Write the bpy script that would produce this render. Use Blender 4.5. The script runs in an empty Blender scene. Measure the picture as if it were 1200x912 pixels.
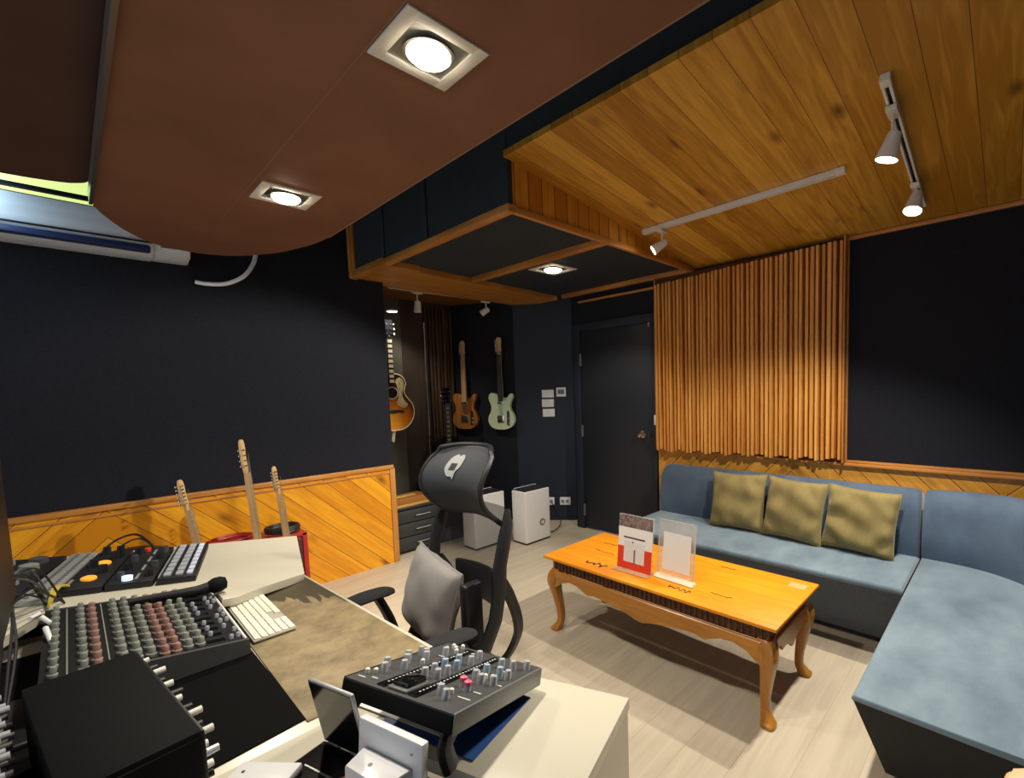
import bpy, bmesh, math, random
from mathutils import Vector, Matrix
random.seed(7)
C = bpy.context.scene.collection
R = math.radians
PI = math.pi

# ------------------------------------------------------------------ materials
def lin(c):
    return tuple(((v/255)/12.92 if v/255 <= .04045 else ((v/255+.055)/1.055)**2.4) for v in c)+(1,)

def new_mat(name):
    m = bpy.data.materials.new(name); m.use_nodes = True
    nt = m.node_tree; b = nt.nodes['Principled BSDF']
    return m, nt, b

def N(nt, t, **kw):
    n = nt.nodes.new(t)
    for k, v in kw.items(): setattr(n, k, v)
    return n

def mathn(nt, op, a, b=None, c=None):
    n = N(nt, 'ShaderNodeMath', operation=op)
    for i, v in enumerate((a, b, c)):
        if v is None: continue
        if isinstance(v, (int, float)): n.inputs[i].default_value = v
        else: nt.links.new(v, n.inputs[i])
    return n.outputs[0]

def ramp(nt, fac, stops):
    n = N(nt, 'ShaderNodeValToRGB')
    e = n.color_ramp.elements
    while len(e) < len(stops): e.new(.5)
    for x, (p, c) in zip(e, stops):
        x.position = p; x.color = c
    nt.links.new(fac, n.inputs[0])
    return n.outputs[0]

def plain(name, c, rough=.5, metal=0., noise=.0, scale=20., bump=0., spec=.5, sheen=0., coat=0.):
    """one colour with a slight mottling and fine surface relief"""
    m, nt, b = new_mat(name)
    b.inputs['Roughness'].default_value = rough; b.inputs['Metallic'].default_value = metal
    b.inputs['Specular IOR Level'].default_value = spec
    b.inputs['Sheen Weight'].default_value = sheen
    b.inputs['Coat Weight'].default_value = coat
    co = N(nt, 'ShaderNodeTexCoord').outputs['Object']
    tx = N(nt, 'ShaderNodeTexNoise'); tx.inputs['Scale'].default_value = scale; tx.inputs['Detail'].default_value = 4
    nt.links.new(co, tx.inputs['Vector'])
    l = lin(c)
    a = tuple(max(0, v*(1-noise)) for v in l[:3])+(1,); z = tuple(min(1, v*(1+noise)) for v in l[:3])+(1,)
    nt.links.new(ramp(nt, tx.outputs[0], [(.3, a), (.7, z)]), b.inputs['Base Color'])
    if bump:
        bp = N(nt, 'ShaderNodeBump'); bp.inputs['Strength'].default_value = bump; bp.inputs['Distance'].default_value = .01
        nt.links.new(tx.outputs[0], bp.inputs['Height']); nt.links.new(bp.outputs[0], b.inputs['Normal'])
    return m

def wood(name, lo, hi, width=0., length=0., axis='X', across='Y', gap=(40, 22, 8), rough=.45, grain=1., knots=True,
         chevron=0., phase=0., vary=.18, gapw=.012, seed=0., coat=.0):
    """boards of given width running along axis; chevron > 0 makes 45 degree boards that flip with that period"""
    m, nt, b = new_mat(name)
    b.inputs['Roughness'].default_value = rough
    b.inputs['Coat Weight'].default_value = coat; b.inputs['Coat Roughness'].default_value = .25
    co = N(nt, 'ShaderNodeTexCoord').outputs['Object']
    sp = N(nt, 'ShaderNodeSeparateXYZ'); nt.links.new(co, sp.inputs[0])
    u = sp.outputs[axis]; v = sp.outputs[across]
    if chevron:
        # triangle wave of the run, folded against the height
        t = mathn(nt, 'PINGPONG', mathn(nt, 'ADD', u, phase), chevron)
        a_ = mathn(nt, 'MULTIPLY', mathn(nt, 'ADD', t, v), .7071)
        c_ = mathn(nt, 'MULTIPLY', mathn(nt, 'SUBTRACT', t, v), .7071)
        u, v = c_, a_
    if width:
        q = mathn(nt, 'DIVIDE', v, width)
        idx = mathn(nt, 'FLOOR', q); fr = mathn(nt, 'FRACT', q)
    else:
        idx = mathn(nt, 'MULTIPLY', v, 0.); fr = None
    wn = N(nt, 'ShaderNodeTexWhiteNoise', noise_dimensions='1D')
    nt.links.new(mathn(nt, 'ADD', idx, seed), wn.inputs['W'])
    rnd = wn.outputs['Value']
    fr2 = None
    if length:
        q2 = mathn(nt, 'DIVIDE', mathn(nt, 'ADD', u, mathn(nt, 'MULTIPLY', rnd, length*3.7)), length)
        i2 = mathn(nt, 'FLOOR', q2); fr2 = mathn(nt, 'FRACT', q2)
        wn2 = N(nt, 'ShaderNodeTexWhiteNoise', noise_dimensions='2D')
        cb2 = N(nt, 'ShaderNodeCombineXYZ'); nt.links.new(idx, cb2.inputs[0]); nt.links.new(i2, cb2.inputs[1])
        nt.links.new(cb2.outputs[0], wn2.inputs['Vector']); rnd = wn2.outputs['Value']
    cb = N(nt, 'ShaderNodeCombineXYZ')
    nt.links.new(mathn(nt, 'ADD', mathn(nt, 'MULTIPLY', u, 1.2*grain), mathn(nt, 'MULTIPLY', rnd, 31.)), cb.inputs[0])
    nt.links.new(mathn(nt, 'MULTIPLY', v, 14.*grain), cb.inputs[1])
    nt.links.new(mathn(nt, 'MULTIPLY', rnd, 17.), cb.inputs[2])
    n1 = N(nt, 'ShaderNodeTexNoise'); n1.inputs['Scale'].default_value = 2.2; n1.inputs['Detail'].default_value = 6; n1.inputs['Distortion'].default_value = .8
    nt.links.new(cb.outputs[0], n1.inputs['Vector'])
    f = mathn(nt, 'ADD', mathn(nt, 'MULTIPLY', n1.outputs[0], .9), mathn(nt, 'MULTIPLY', mathn(nt, 'SUBTRACT', rnd, .5), vary*2))
    col = ramp(nt, f, [(.28, lin(lo)), (.68, lin(hi))])
    dark = None
    if knots:
        vo = N(nt, 'ShaderNodeTexVoronoi'); vo.inputs['Scale'].default_value = 1.
        cbk = N(nt, 'ShaderNodeCombineXYZ')
        nt.links.new(mathn(nt, 'MULTIPLY', u, 2.6), cbk.inputs[0]); nt.links.new(mathn(nt, 'MULTIPLY', v, 5.), cbk.inputs[1])
        nt.links.new(mathn(nt, 'MULTIPLY', rnd, 9.), cbk.inputs[2])
        nt.links.new(cbk.outputs[0], vo.inputs['Vector'])
        k = mathn(nt, 'SUBTRACT', 1., mathn(nt, 'SMOOTH_MIN', mathn(nt, 'MULTIPLY', vo.outputs['Distance'], 5.2), 1., .3))
        k = mathn(nt, 'MAXIMUM', k, 0.); dark = mathn(nt, 'MULTIPLY', k, .95)
    g = None
    if width:
        edge = mathn(nt, 'MINIMUM', fr, mathn(nt, 'SUBTRACT', 1., fr))
        g = mathn(nt, 'LESS_THAN', edge, gapw)
        if fr2 is not None:
            e2 = mathn(nt, 'MINIMUM', fr2, mathn(nt, 'SUBTRACT', 1., fr2))
            g = mathn(nt, 'MAXIMUM', g, mathn(nt, 'LESS_THAN', e2, gapw*width/length))
        dark = mathn(nt, 'MAXIMUM', dark, g) if dark is not None else g
    if dark is not None:
        mx = N(nt, 'ShaderNodeMix', data_type='RGBA')
        nt.links.new(dark, mx.inputs[0]); nt.links.new(col, mx.inputs[6]); mx.inputs[7].default_value = lin(gap)
        col = mx.outputs[2]
    nt.links.new(col, b.inputs['Base Color'])
    bp = N(nt, 'ShaderNodeBump'); bp.inputs['Strength'].default_value = .25; bp.inputs['Distance'].default_value = .004
    h = mathn(nt, 'MULTIPLY', n1.outputs[0], .4)
    if g is not None: h = mathn(nt, 'SUBTRACT', h, g)
    nt.links.new(h, bp.inputs['Height']); nt.links.new(bp.outputs[0], b.inputs['Normal'])
    return m

def velvet(name, lo, hi, scale=3., rough=.75, sheen=.35, fine=.3, low=.3, high=.7):
    m, nt, b = new_mat(name)
    b.inputs['Roughness'].default_value = rough; b.inputs['Sheen Weight'].default_value = sheen
    b.inputs['Sheen Roughness'].default_value = .4; b.inputs['Specular IOR Level'].default_value = .2
    co = N(nt, 'ShaderNodeTexCoord').outputs['Object']
    mp = N(nt, 'ShaderNodeMapping'); mp.inputs['Scale'].default_value = (1.6, .8, 1.)
    nt.links.new(co, mp.inputs[0])
    t1 = N(nt, 'ShaderNodeTexNoise'); t1.inputs['Scale'].default_value = scale; t1.inputs['Detail'].default_value = 7; t1.inputs['Roughness'].default_value = .62
    nt.links.new(mp.outputs[0], t1.inputs['Vector'])
    nt.links.new(ramp(nt, t1.outputs[0], [(low, lin(lo)), (high, lin(hi))]), b.inputs['Base Color'])
    t2 = N(nt, 'ShaderNodeTexNoise'); t2.inputs['Scale'].default_value = 260; nt.links.new(co, t2.inputs['Vector'])
    bp = N(nt, 'ShaderNodeBump'); bp.inputs['Strength'].default_value = fine; bp.inputs['Distance'].default_value = .003
    nt.links.new(t2.outputs[0], bp.inputs['Height']); nt.links.new(bp.outputs[0], b.inputs['Normal'])
    return m

def glow(name, c, strength):
    m, nt, b = new_mat(name)
    b.inputs['Base Color'].default_value = lin(c); b.inputs['Emission Color'].default_value = lin(c)
    b.inputs['Emission Strength'].default_value = strength
    return m

def meshcloth(name, c, opacity=.45, scale=500):
    m, nt, b = new_mat(name)
    b.inputs['Base Color'].default_value = lin(c); b.inputs['Roughness'].default_value = .7
    tr = N(nt, 'ShaderNodeBsdfTransparent'); mx = N(nt, 'ShaderNodeMixShader')
    mx.inputs[0].default_value = opacity
    nt.links.new(tr.outputs[0], mx.inputs[1]); nt.links.new(b.outputs[0], mx.inputs[2])
    nt.links.new(mx.outputs[0], nt.nodes['Material Output'].inputs['Surface'])
    return m

def acrylic(name, opacity=.22):
    m, nt, b = new_mat(name)
    b.inputs['Base Color'].default_value = lin((215, 212, 200)); b.inputs['Roughness'].default_value = .1
    tr = N(nt, 'ShaderNodeBsdfTransparent'); mx = N(nt, 'ShaderNodeMixShader'); mx.inputs[0].default_value = opacity
    nt.links.new(tr.outputs[0], mx.inputs[1]); nt.links.new(b.outputs[0], mx.inputs[2])
    nt.links.new(mx.outputs[0], nt.nodes['Material Output'].inputs['Surface'])
    return m

M = {}
M['wall'] = plain('dark_wall_fabric', (31, 33, 41), .9, noise=.12, scale=60, bump=.05, spec=.2)
M['wall_door'] = plain('dark_wall_paint', (38, 45, 57), .6, noise=.05, scale=30, spec=.3)
M['door'] = plain('door_paint', (36, 40, 48), .5, noise=.05, scale=30, spec=.35)
M['ceil_dark'] = plain('dark_ceiling_paint', (48, 56, 64), .7, noise=.08, scale=12, spec=.3)
M['cloud'] = plain('brown_ceiling_cloth', (128, 88, 66), .55, noise=.16, scale=2.2, spec=.25)
M['cloud_unlit'] = plain('unlit_brown_ceiling_cloth', (78, 54, 44), .7, noise=.16, scale=2.2, spec=.25)  # the brown cloth again, darkened for a panel the lamps do not reach
M['floor'] = wood('pale_laminate', (186, 174, 154), (203, 192, 171), width=.19, length=1.6, axis='Y', across='X', gap=(168, 152, 128), rough=.38,
                  knots=False, vary=.05, gapw=.005, grain=.8)
M['ceil_wood'] = wood('pine_ceiling', (176, 124, 36), (222, 172, 70), width=.135, axis='Y', across='X', gap=(78, 46, 14), rough=.4, vary=.2, gapw=.009)
M['band_wood'] = wood('pine_band', (156, 100, 34), (204, 142, 58), axis='Y', across='X', rough=.45, knots=False)
M['alcove_wood'] = wood('pine_alcove', (110, 68, 26), (140, 90, 36), width=.118, axis='Y', across='X', gap=(60, 36, 12), rough=.5)
M['fascia'] = wood('pine_fascia', (190, 124, 34), (228, 164, 60), width=.095, axis='Z', across='Y', gap=(74, 42, 12), rough=.4, gapw=.03)
M['wains_left'] = wood('chevron_pine_left', (206, 132, 14), (238, 170, 32), width=.115, axis='Y', across='Z', gap=(96, 54, 12), rough=.42, chevron=2.0, phase=3.9, gapw=.016, knots=True)
M['wains_back'] = wood('chevron_pine_back', (196, 134, 40), (230, 168, 66), width=.115, axis='X', across='Z', gap=(96, 54, 14), rough=.42, chevron=1.18, phase=5.92, gapw=.02)
M['trim_x'] = wood('pine_trim_x', (170, 108, 44), (206, 146, 74), axis='X', across='Z', knots=False, rough=.4)
M['trim_y'] = wood('pine_trim_y', (170, 108, 44), (206, 146, 74), axis='Y', across='Z', knots=False, rough=.4)
M['trim_z'] = wood('pine_trim_z', (170, 108, 44), (206, 146, 74), axis='Z', across='Y', knots=False, rough=.4)
M['slat'] = wood('pine_slats', (206, 136, 56), (238, 178, 92), width=.0335, axis='Z', across='X', gap=(150, 92, 40), knots=False, rough=.42, vary=.15, gapw=0.)
M['slat_back'] = plain('slat_backing', (92, 48, 18), .8, noise=.1)
M['slat_dark'] = wood('dark_slats', (62, 46, 34), (88, 66, 48), width=.04, axis='Z', across='Y', knots=False, rough=.5, gapw=0.)
M['alcove_board'] = plain('alcove_board', (92, 90, 80), .35, noise=.2, scale=3, spec=.5)
M['alcove_board2'] = plain('alcove_board_brown', (64, 54, 46), .35, noise=.2, scale=3, spec=.5)
M['table'] = wood('table_top_wood', (224, 134, 2), (246, 166, 14), width=.19, axis='X', across='Y', gap=(200, 112, 4), rough=.5, knots=False, vary=.08, gapw=.004)
M['table_leg'] = wood('table_leg_wood', (148, 94, 28), (188, 128, 46), axis='Z', across='X', knots=False, rough=.3, coat=.25)
M['table_apron'] = wood('table_apron_wood', (150, 96, 22), (190, 126, 38), axis='X', across='Z', knots=False, rough=.3, coat=.25)
M['table_carve'] = plain('table_carved_edge', (84, 48, 20), .45, noise=.6, scale=55, bump=1.)
M['seam'] = plain('panel_seam', (140, 108, 86), .6)
M['ink'] = plain('table_ink', (70, 36, 6), .6)
M['sticker'] = plain('pale_sticker', (226, 168, 110), .5, noise=.15, scale=60)
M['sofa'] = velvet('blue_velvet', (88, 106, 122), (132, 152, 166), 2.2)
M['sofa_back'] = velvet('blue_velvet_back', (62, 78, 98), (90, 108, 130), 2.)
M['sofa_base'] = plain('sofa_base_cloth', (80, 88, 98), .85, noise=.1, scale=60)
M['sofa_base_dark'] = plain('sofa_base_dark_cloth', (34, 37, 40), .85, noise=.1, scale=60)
M['cushion'] = velvet('olive_velvet', (112, 100, 60), (146, 132, 86), 3.2, sheen=.4, low=.3, high=.7)
M['pillow'] = plain('grey_cloth', (148, 144, 142), .85, noise=.08, scale=8, sheen=.2)
M['white'] = plain('white_paint', (228, 226, 218), .45, noise=.02)
M['white_gloss'] = plain('white_gloss', (235, 236, 238), .25, noise=.01)
M['desk'] = plain('desk_laminate', (202, 197, 179), .3, noise=.015, scale=4, spec=.5)
M['desk_side'] = plain('desk_side_laminate', (196, 188, 168), .4, noise=.02)
M['black'] = plain('black_powder_coat', (14, 15, 16), .7, noise=.05, scale=120, bump=.03, spec=.12)
M['black_soft'] = plain('black_plastic', (20, 21, 24), .5, noise=.05)
M['black_gloss'] = plain('black_gloss', (14, 15, 18), .12)
M['charcoal'] = plain('charcoal_metal', (74, 76, 77), .45, noise=.06, metal=.2)
M['mixer_side'] = plain('mixer_side_metal', (118, 120, 119), .42, noise=.04, metal=.35)
M['panel'] = plain('mixer_panel', (22, 23, 24), .55, noise=.1, scale=80, spec=.2)
M['knob_grey'] = plain('knob_grey', (132, 138, 130), .5)
M['knob_red'] = plain('knob_red', (150, 116, 106), .5)
M['knob_silver'] = plain('knob_silver', (196, 200, 206), .35, metal=.3)
M['knob_white'] = plain('knob_white', (226, 226, 220), .45)
M['knob_pink'] = plain('knob_pink', (224, 96, 128), .45)
M['knob_blue'] = plain('knob_blue', (160, 182, 204), .45)
M['chrome'] = plain('chrome', (210, 210, 210), .18, metal=1.)
M['steel'] = plain('brushed_steel', (150, 152, 152), .35, metal=.9)
M['silver'] = plain('silver_panel', (176, 178, 176), .4, metal=.5, noise=.1, scale=90)
M['mat'] = None
M['mat_black'] = plain('black_pad', (12, 12, 12), .9, noise=.06, scale=8, spec=.08)
M['paper'] = plain('paper', (238, 238, 236), .7)
M['paper_blue'] = plain('blue_print', (46, 84, 150), .5)
M['red'] = plain('flyer_red', (226, 62, 34), .5)
M['flyer_grey'] = plain('flyer_photo_grey', (124, 108, 104), .5, noise=.7, scale=70)
M['ink_dark'] = plain('print_dark', (90, 60, 66), .6)
M['ink_grey'] = plain('print_grey', (226, 226, 226), .6, noise=.1, scale=200)
M['acrylic'] = acrylic('clear_acrylic', .3)
M['acrylic_edge'] = acrylic('acrylic_edge', .75)
M['chair'] = plain('chair_black_plastic', (26, 28, 32), .45, noise=.04)
M['chair_head'] = meshcloth('chair_headrest_mesh', (52, 56, 62), .93)
M['chair_mesh'] = meshcloth('chair_back_mesh', (13, 14, 20), .60)
M['chair_seat'] = plain('chair_seat_cloth', (34, 35, 38), .9, noise=.1, scale=200, bump=.1)
M['logo'] = plain('chair_logo_grey', (150, 154, 154), .6)
M['key'] = plain('keyboard_keys', (238, 232, 214), .5)
M['key_gap'] = plain('keyboard_case', (176, 172, 158), .5)
M['red_case'] = plain('red_case', (168, 40, 34), .4, noise=.15, scale=10)
M['red_cable'] = plain('red_cable', (170, 36, 30), .45)
M['maroon'] = plain('maroon_case_end', (70, 26, 28), .5)
M['cable'] = plain('black_cable', (26, 26, 32), .5)
M['cable_grey'] = plain('grey_cable', (90, 92, 96), .5)
M['cable_yellow'] = plain('yellow_cable', (196, 176, 60), .5)
M['ac'] = plain('ac_white', (206, 214, 224), .35, noise=.02)
M['ac_dark'] = plain('ac_louvre', (44, 56, 100), .4)
M['hose'] = plain('white_hose', (240, 246, 248), .4)
M['maple'] = wood('maple_neck', (190, 150, 98), (224, 190, 138), axis='Z', across='X', knots=False, rough=.35)
M['rosewood'] = plain('rosewood', (40, 30, 28), .45, noise=.2, scale=60)
M['tele_brown'] = wood('natural_body', (134, 84, 36), (176, 118, 58), axis='Z', across='X', knots=False, rough=.25, coat=.5)
M['tele_mint'] = plain('mint_body', (206, 220, 186), .25, coat=.5)
M['tele_guard'] = plain('mint_pickguard', (190, 214, 186), .3)
M['tele_guard_brown'] = plain('brown_pickguard', (116, 70, 36), .3)
M['cream'] = plain('cream_binding', (232, 222, 196), .4)
M['stand_dark'] = plain('dark_body', (52, 34, 26), .3, coat=.4)
M['sun_body'] = None
M['guard_flower'] = plain('flower_pickguard', (226, 214, 160), .4, noise=.55, scale=46)
M['dark_case'] = plain('drawer_front', (42, 43, 45), .55, noise=.06)
M['case_wood'] = wood('instrument_wood', (120, 74, 30), (170, 112, 50), axis='Y', across='X', knots=False, rough=.35)
M['brass'] = plain('brass', (214, 178, 104), .35, metal=.4)
M['tan'] = plain('tan_wood_top', (206, 168, 122), .5, noise=.08, scale=5)
M['tan_side'] = plain('tan_wood_edge', (168, 120, 78), .5, noise=.1, scale=9)
M['lamp_on'] = glow('lamp_disc', (255, 240, 206), 22.)
M['lit_wall'] = glow('lit_wall_glow', (222, 240, 150), .95)  # emission stands in for lamplight falling on the wall
M['lamp_small'] = glow('lamp_small', (255, 250, 235), 5.)
M['screen'] = plain('monitor_glass', (20, 13, 17), .45, noise=.1, spec=.25)
M['led_blue'] = glow('blue_led', (190, 214, 255), 1.2)
M['pad_blue'] = plain('pad_blue_white', (196, 206, 226), .4)
M['pad_orange'] = glow('orange_meter', (255, 160, 50), .6)
M['pad_grey'] = plain('pad_grey', (152, 158, 166), .5)
M['lcd'] = plain('lcd_grey', (96, 104, 108), .4)
M['rubber'] = plain('rubber', (20, 20, 20), .8)

def make_mat_print():
    """tan desk mat with a dark feathered print at one corner"""
    m, nt, b = new_mat('desk_mat_print')
    b.inputs['Roughness'].default_value = .6
    co = N(nt, 'ShaderNodeTexCoord').outputs['Object']
    n1 = N(nt, 'ShaderNodeTexNoise'); n1.inputs['Scale'].default_value = 9; n1.inputs['Detail'].default_value = 8; n1.inputs['Roughness'].default_value = .7
    nt.links.new(co, n1.inputs['Vector'])
    base = ramp(nt, n1.outputs[0], [(.3, lin((98, 84, 60))), (.55, lin((144, 127, 94))), (.8, lin((170, 153, 116)))])
    sp = N(nt, 'ShaderNodeSeparateXYZ'); nt.links.new(co, sp.inputs[0])
    mp = N(nt, 'ShaderNodeMapping'); mp.inputs['Scale'].default_value = (6., 34., 1.); mp.inputs['Rotation'].default_value = (0, 0, .75)
    nt.links.new(co, mp.inputs[0])
    n2 = N(nt, 'ShaderNodeTexNoise'); n2.inputs['Scale'].default_value = 1.2; n2.inputs['Distortion'].default_value = .6
    nt.links.new(mp.outputs[0], n2.inputs['Vector'])
    d = mathn(nt, 'ADD', mathn(nt, 'MULTIPLY', sp.outputs['X'], -2.6), mathn(nt, 'MULTIPLY', sp.outputs['Y'], 1.6))
    s = mathn(nt, 'ADD', d, mathn(nt, 'MULTIPLY', mathn(nt, 'SUBTRACT', n2.outputs[0], .5), 1.3))
    f = ramp(nt, s, [(.60, (0, 0, 0, 1)), (.70, (1, 1, 1, 1))])
    mx = N(nt, 'ShaderNodeMix', data_type='RGBA'); nt.links.new(f, mx.inputs[0]); nt.links.new(base, mx.inputs[6]); mx.inputs[7].default_value = lin((74, 66, 46))
    nt.links.new(mx.outputs[2], b.inputs['Base Color'])
    return m
M['mat'] = make_mat_print()

def make_sunburst():
    m, nt, b = new_mat('sunburst_top')
    b.inputs['Roughness'].default_value = .25; b.inputs['Coat Weight'].default_value = .5
    co = N(nt, 'ShaderNodeTexCoord').outputs['Object']
    mp = N(nt, 'ShaderNodeMapping'); mp.inputs['Location'].default_value = (0, 0, -.235); mp.inputs['Scale'].default_value = (4.3, 0, 3.4)
    nt.links.new(co, mp.inputs[0])
    ln = N(nt, 'ShaderNodeVectorMath', operation='LENGTH'); nt.links.new(mp.outputs[0], ln.inputs[0])
    nt.links.new(ramp(nt, ln.outputs['Value'], [(.3, lin((250, 168, 48))), (.7, lin((214, 112, 20))), (.98, lin((70, 26, 10)))]), b.inputs['Base Color'])
    return m
M['sun_body'] = make_sunburst()

# ------------------------------------------------------------------ mesh builder
class MB:
    def __init__(s): s.v = []; s.f = []
    def add(s, vs, fs, T=None):
        o = len(s.v)
        s.v += [tuple(T @ Vector(p)) if T is not None else tuple(p) for p in vs]
        s.f += [tuple(i+o for i in f) for f in fs]
        return s
    def bm(s, bm, T=None):
        bm.verts.index_update()
        s.add([v.co[:] for v in bm.verts], [[v.index for v in f.verts] for f in bm.faces], T); bm.free(); return s
    def box(s, lo, hi, bev=0., seg=2, T=None):
        bm = bmesh.new(); bmesh.ops.create_cube(bm, size=1)
        for v in bm.verts:
            v.co = Vector(((lo[i]+hi[i])/2+v.co[i]*(hi[i]-lo[i]) for i in range(3)))
        if bev: bmesh.ops.bevel(bm, geom=bm.edges[:], offset=bev, segments=seg, affect='EDGES', profile=.5)
        return s.bm(bm, T)
    def prism(s, pts, z0, z1, bev=0., seg=2, T=None, top=None):
        """closed outline in x,y pushed from z0 to z1"""
        area = sum(pts[i][0]*pts[(i+1) % len(pts)][1]-pts[(i+1) % len(pts)][0]*pts[i][1] for i in range(len(pts)))
        if area < 0: pts = pts[::-1]; top = top[::-1] if top else None
        n = len(pts); tp = top or pts
        bm = bmesh.new()
        a = [bm.verts.new((x, y, z0)) for x, y in pts]; b = [bm.verts.new((x, y, z1)) for x, y in tp]
        bm.faces.new(a[::-1]); ft = bm.faces.new(b)
        for i in range(n): bm.faces.new((a[i], a[(i+1) % n], b[(i+1) % n], b[i]))
        if bev:
            bmesh.ops.bevel(bm, geom=[e for e in bm.edges if abs(e.verts[0].co.z-e.verts[1].co.z) < 1e-6], offset=bev, segments=seg, affect='EDGES', profile=.5)
        bmesh.ops.triangulate(bm, faces=[f for f in bm.faces if len(f.verts) > 4])
        return s.bm(bm, T)
    def quadplane(s, pts): return s.add(pts, [tuple(range(len(pts)))])
    def lathe(s, prof, n=20, T=None, cap=True):
        vs = []; fs = []
        for r, z in prof:
            vs += [(r*math.cos(2*PI*i/n), r*math.sin(2*PI*i/n), z) for i in range(n)]
        for k in range(len(prof)-1):
            for i in range(n):
                j = (i+1) % n; fs.append((k*n+i, k*n+j, (k+1)*n+j, (k+1)*n+i))
        if cap:
            fs.append(tuple(range(n))[::-1]); fs.append(tuple((len(prof)-1)*n+i for i in range(n)))
        return s.add(vs, fs, T)
    def cyl(s, p0, p1, r0, r1=None, n=14):
        p0 = Vector(p0); p1 = Vector(p1); d = p1-p0
        T = Matrix.Translation(p0) @ d.to_track_quat('Z', 'Y').to_matrix().to_4x4()
        return s.lathe([(r0, 0), (r1 if r1 is not None else r0, d.length)], n, T)
    def tube(s, pts, r, n=8, closed=False, smooth=0):
        pts = [Vector(p) for p in pts]
        if smooth: pts, r = catmull(pts, r, smooth)
        m = len(pts); rs = r if isinstance(r, (list, tuple)) else [r]*m
        vs = []; fs = []; up = None
        for i, p in enumerate(pts):
            a = pts[max(0, i-1)]; b = pts[min(m-1, i+1)]; t = (b-a).normalized()
            if up is None:
                up = Vector((0, 0, 1)) if abs(t.z) < .9 else Vector((1, 0, 0))
            x = t.cross(up)
            if x.length < 1e-5: x = t.orthogonal()
            x.normalize(); y = x.cross(t).normalized(); up = y
            rr = rs[i]; rx, ry = rr if isinstance(rr, tuple) else (rr, rr)
            vs += [tuple(p+x*rx*math.cos(2*PI*k/n)+y*ry*math.sin(2*PI*k/n)) for k in range(n)]
        for i in range(m-1):
            for k in range(n):
                j = (k+1) % n; fs.append((i*n+k, i*n+j, (i+1)*n+j, (i+1)*n+k))
        fs.append(tuple(range(n))[::-1]); fs.append(tuple((m-1)*n+k for k in range(n)))
        return s.add(vs, fs)
    def grid(s, fn, nu, nv, T=None, wrap=False):
        vs = [fn(i/(nu-(0 if wrap else 1)), j/(nv-1)) for i in range(nu) for j in range(nv)]
        fs = []
        for i in range(nu if wrap else nu-1):
            for j in range(nv-1):
                a = i*nv+j; b = ((i+1) % nu)*nv+j
                fs.append((a, b, b+1, a+1))
        return s.add(vs, fs, T)
    def build(s, name, mat, parent=None, angle=38, loc=None, thick=0.):
        me = bpy.data.meshes.new(name); me.from_pydata(s.v, [], s.f); me.update()
        bm = bmesh.new(); bm.from_mesh(me); bmesh.ops.recalc_face_normals(bm, faces=bm.faces[:]); bm.to_mesh(me); bm.free()
        for p in me.polygons: p.use_smooth = True
        me.set_sharp_from_angle(angle=R(angle))
        me.materials.append(M[mat])
        o = bpy.data.objects.new(name, me); C.objects.link(o)
        if parent: o.parent = parent
        if loc: o.location = loc
        if thick:
            md = o.modifiers.new('thick', 'SOLIDIFY'); md.thickness = thick; md.offset = 0
        return o

def catmull(pts, r, k):
    m = len(pts); out = []; ro = []
    rs = r if isinstance(r, (list, tuple)) else None
    for i in range(m-1):
        p0, p1, p2, p3 = pts[max(0, i-1)], pts[i], pts[i+1], pts[min(m-1, i+2)]
        for q in range(k):
            t = q/k
            out.append(.5*((2*p1)+(p2-p0)*t+(2*p0-5*p1+4*p2-p3)*t*t+(3*p1-p0-3*p2+p3)*t**3))
            if rs:
                a, b = rs[i], rs[i+1]
                ro.append(tuple(x+(y-x)*t for x, y in zip(a, b)) if isinstance(a, tuple) else a+(b-a)*t)
    out.append(pts[-1])
    if rs: ro.append(rs[-1])
    return out, (ro if rs else r)

def outline(pts, k=6, closed=True):
    """smooth closed 2D outline through control points"""
    m = len(pts); out = []
    for i in range(m if closed else m-1):
        P = [Vector(pts[(i+d) % m]) if closed else Vector(pts[min(m-1, max(0, i+d))]) for d in (-1, 0, 1, 2)]
        for q in range(k):
            t = q/k; p0, p1, p2, p3 = P
            v = .5*((2*p1)+(p2-p0)*t+(2*p0-5*p1+4*p2-p3)*t*t+(3*p1-p0-3*p2+p3)*t**3)
            out.append((v.x, v.y))
    if not closed: out.append(tuple(pts[-1]))
    return out

def rrect(w, h, r, k=6):
    pts = []
    for cx, cy, a0 in ((w-r, h-r, 0), (-w+r, h-r, 90), (-w+r, -h+r, 180), (w-r, -h+r, 270)):
        pts += [(cx+r*math.cos(R(a0+90*i/k)), cy+r*math.sin(R(a0+90*i/k))) for i in range(k+1)]
    return pts

def tag(o, label, cat, group=None, kind=None):
    o['label'] = label; o['category'] = cat
    if group: o['group'] = group
    if kind: o['kind'] = kind
    return o

def thing(name, label, cat, loc=(0, 0, 0), rz=0., group=None, rot=None):
    o = bpy.data.objects.new(name, None); o.empty_display_size = .1; C.objects.link(o)
    o.location = loc; o.rotation_euler = rot or (0, 0, rz)
    return tag(o, label, cat, group)

def struct(name, mb, mat, parent=None, **k):
    o = mb.build(name, mat, parent, **k)
    if not parent: o['kind'] = 'structure'
    return o

def copy_tree(o, parent=None):
    c = o.copy(); C.objects.link(c)
    if parent: c.parent = parent
    for ch in [x for x in bpy.data.objects if x.parent == o]: copy_tree(ch, c)
    return c

XZ = Matrix(((1, 0, 0, 0), (0, 0, 1, 0), (0, 1, 0, 0), (0, 0, 0, 1)))    # outline (x,y) -> (x, z), push along +y
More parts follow.
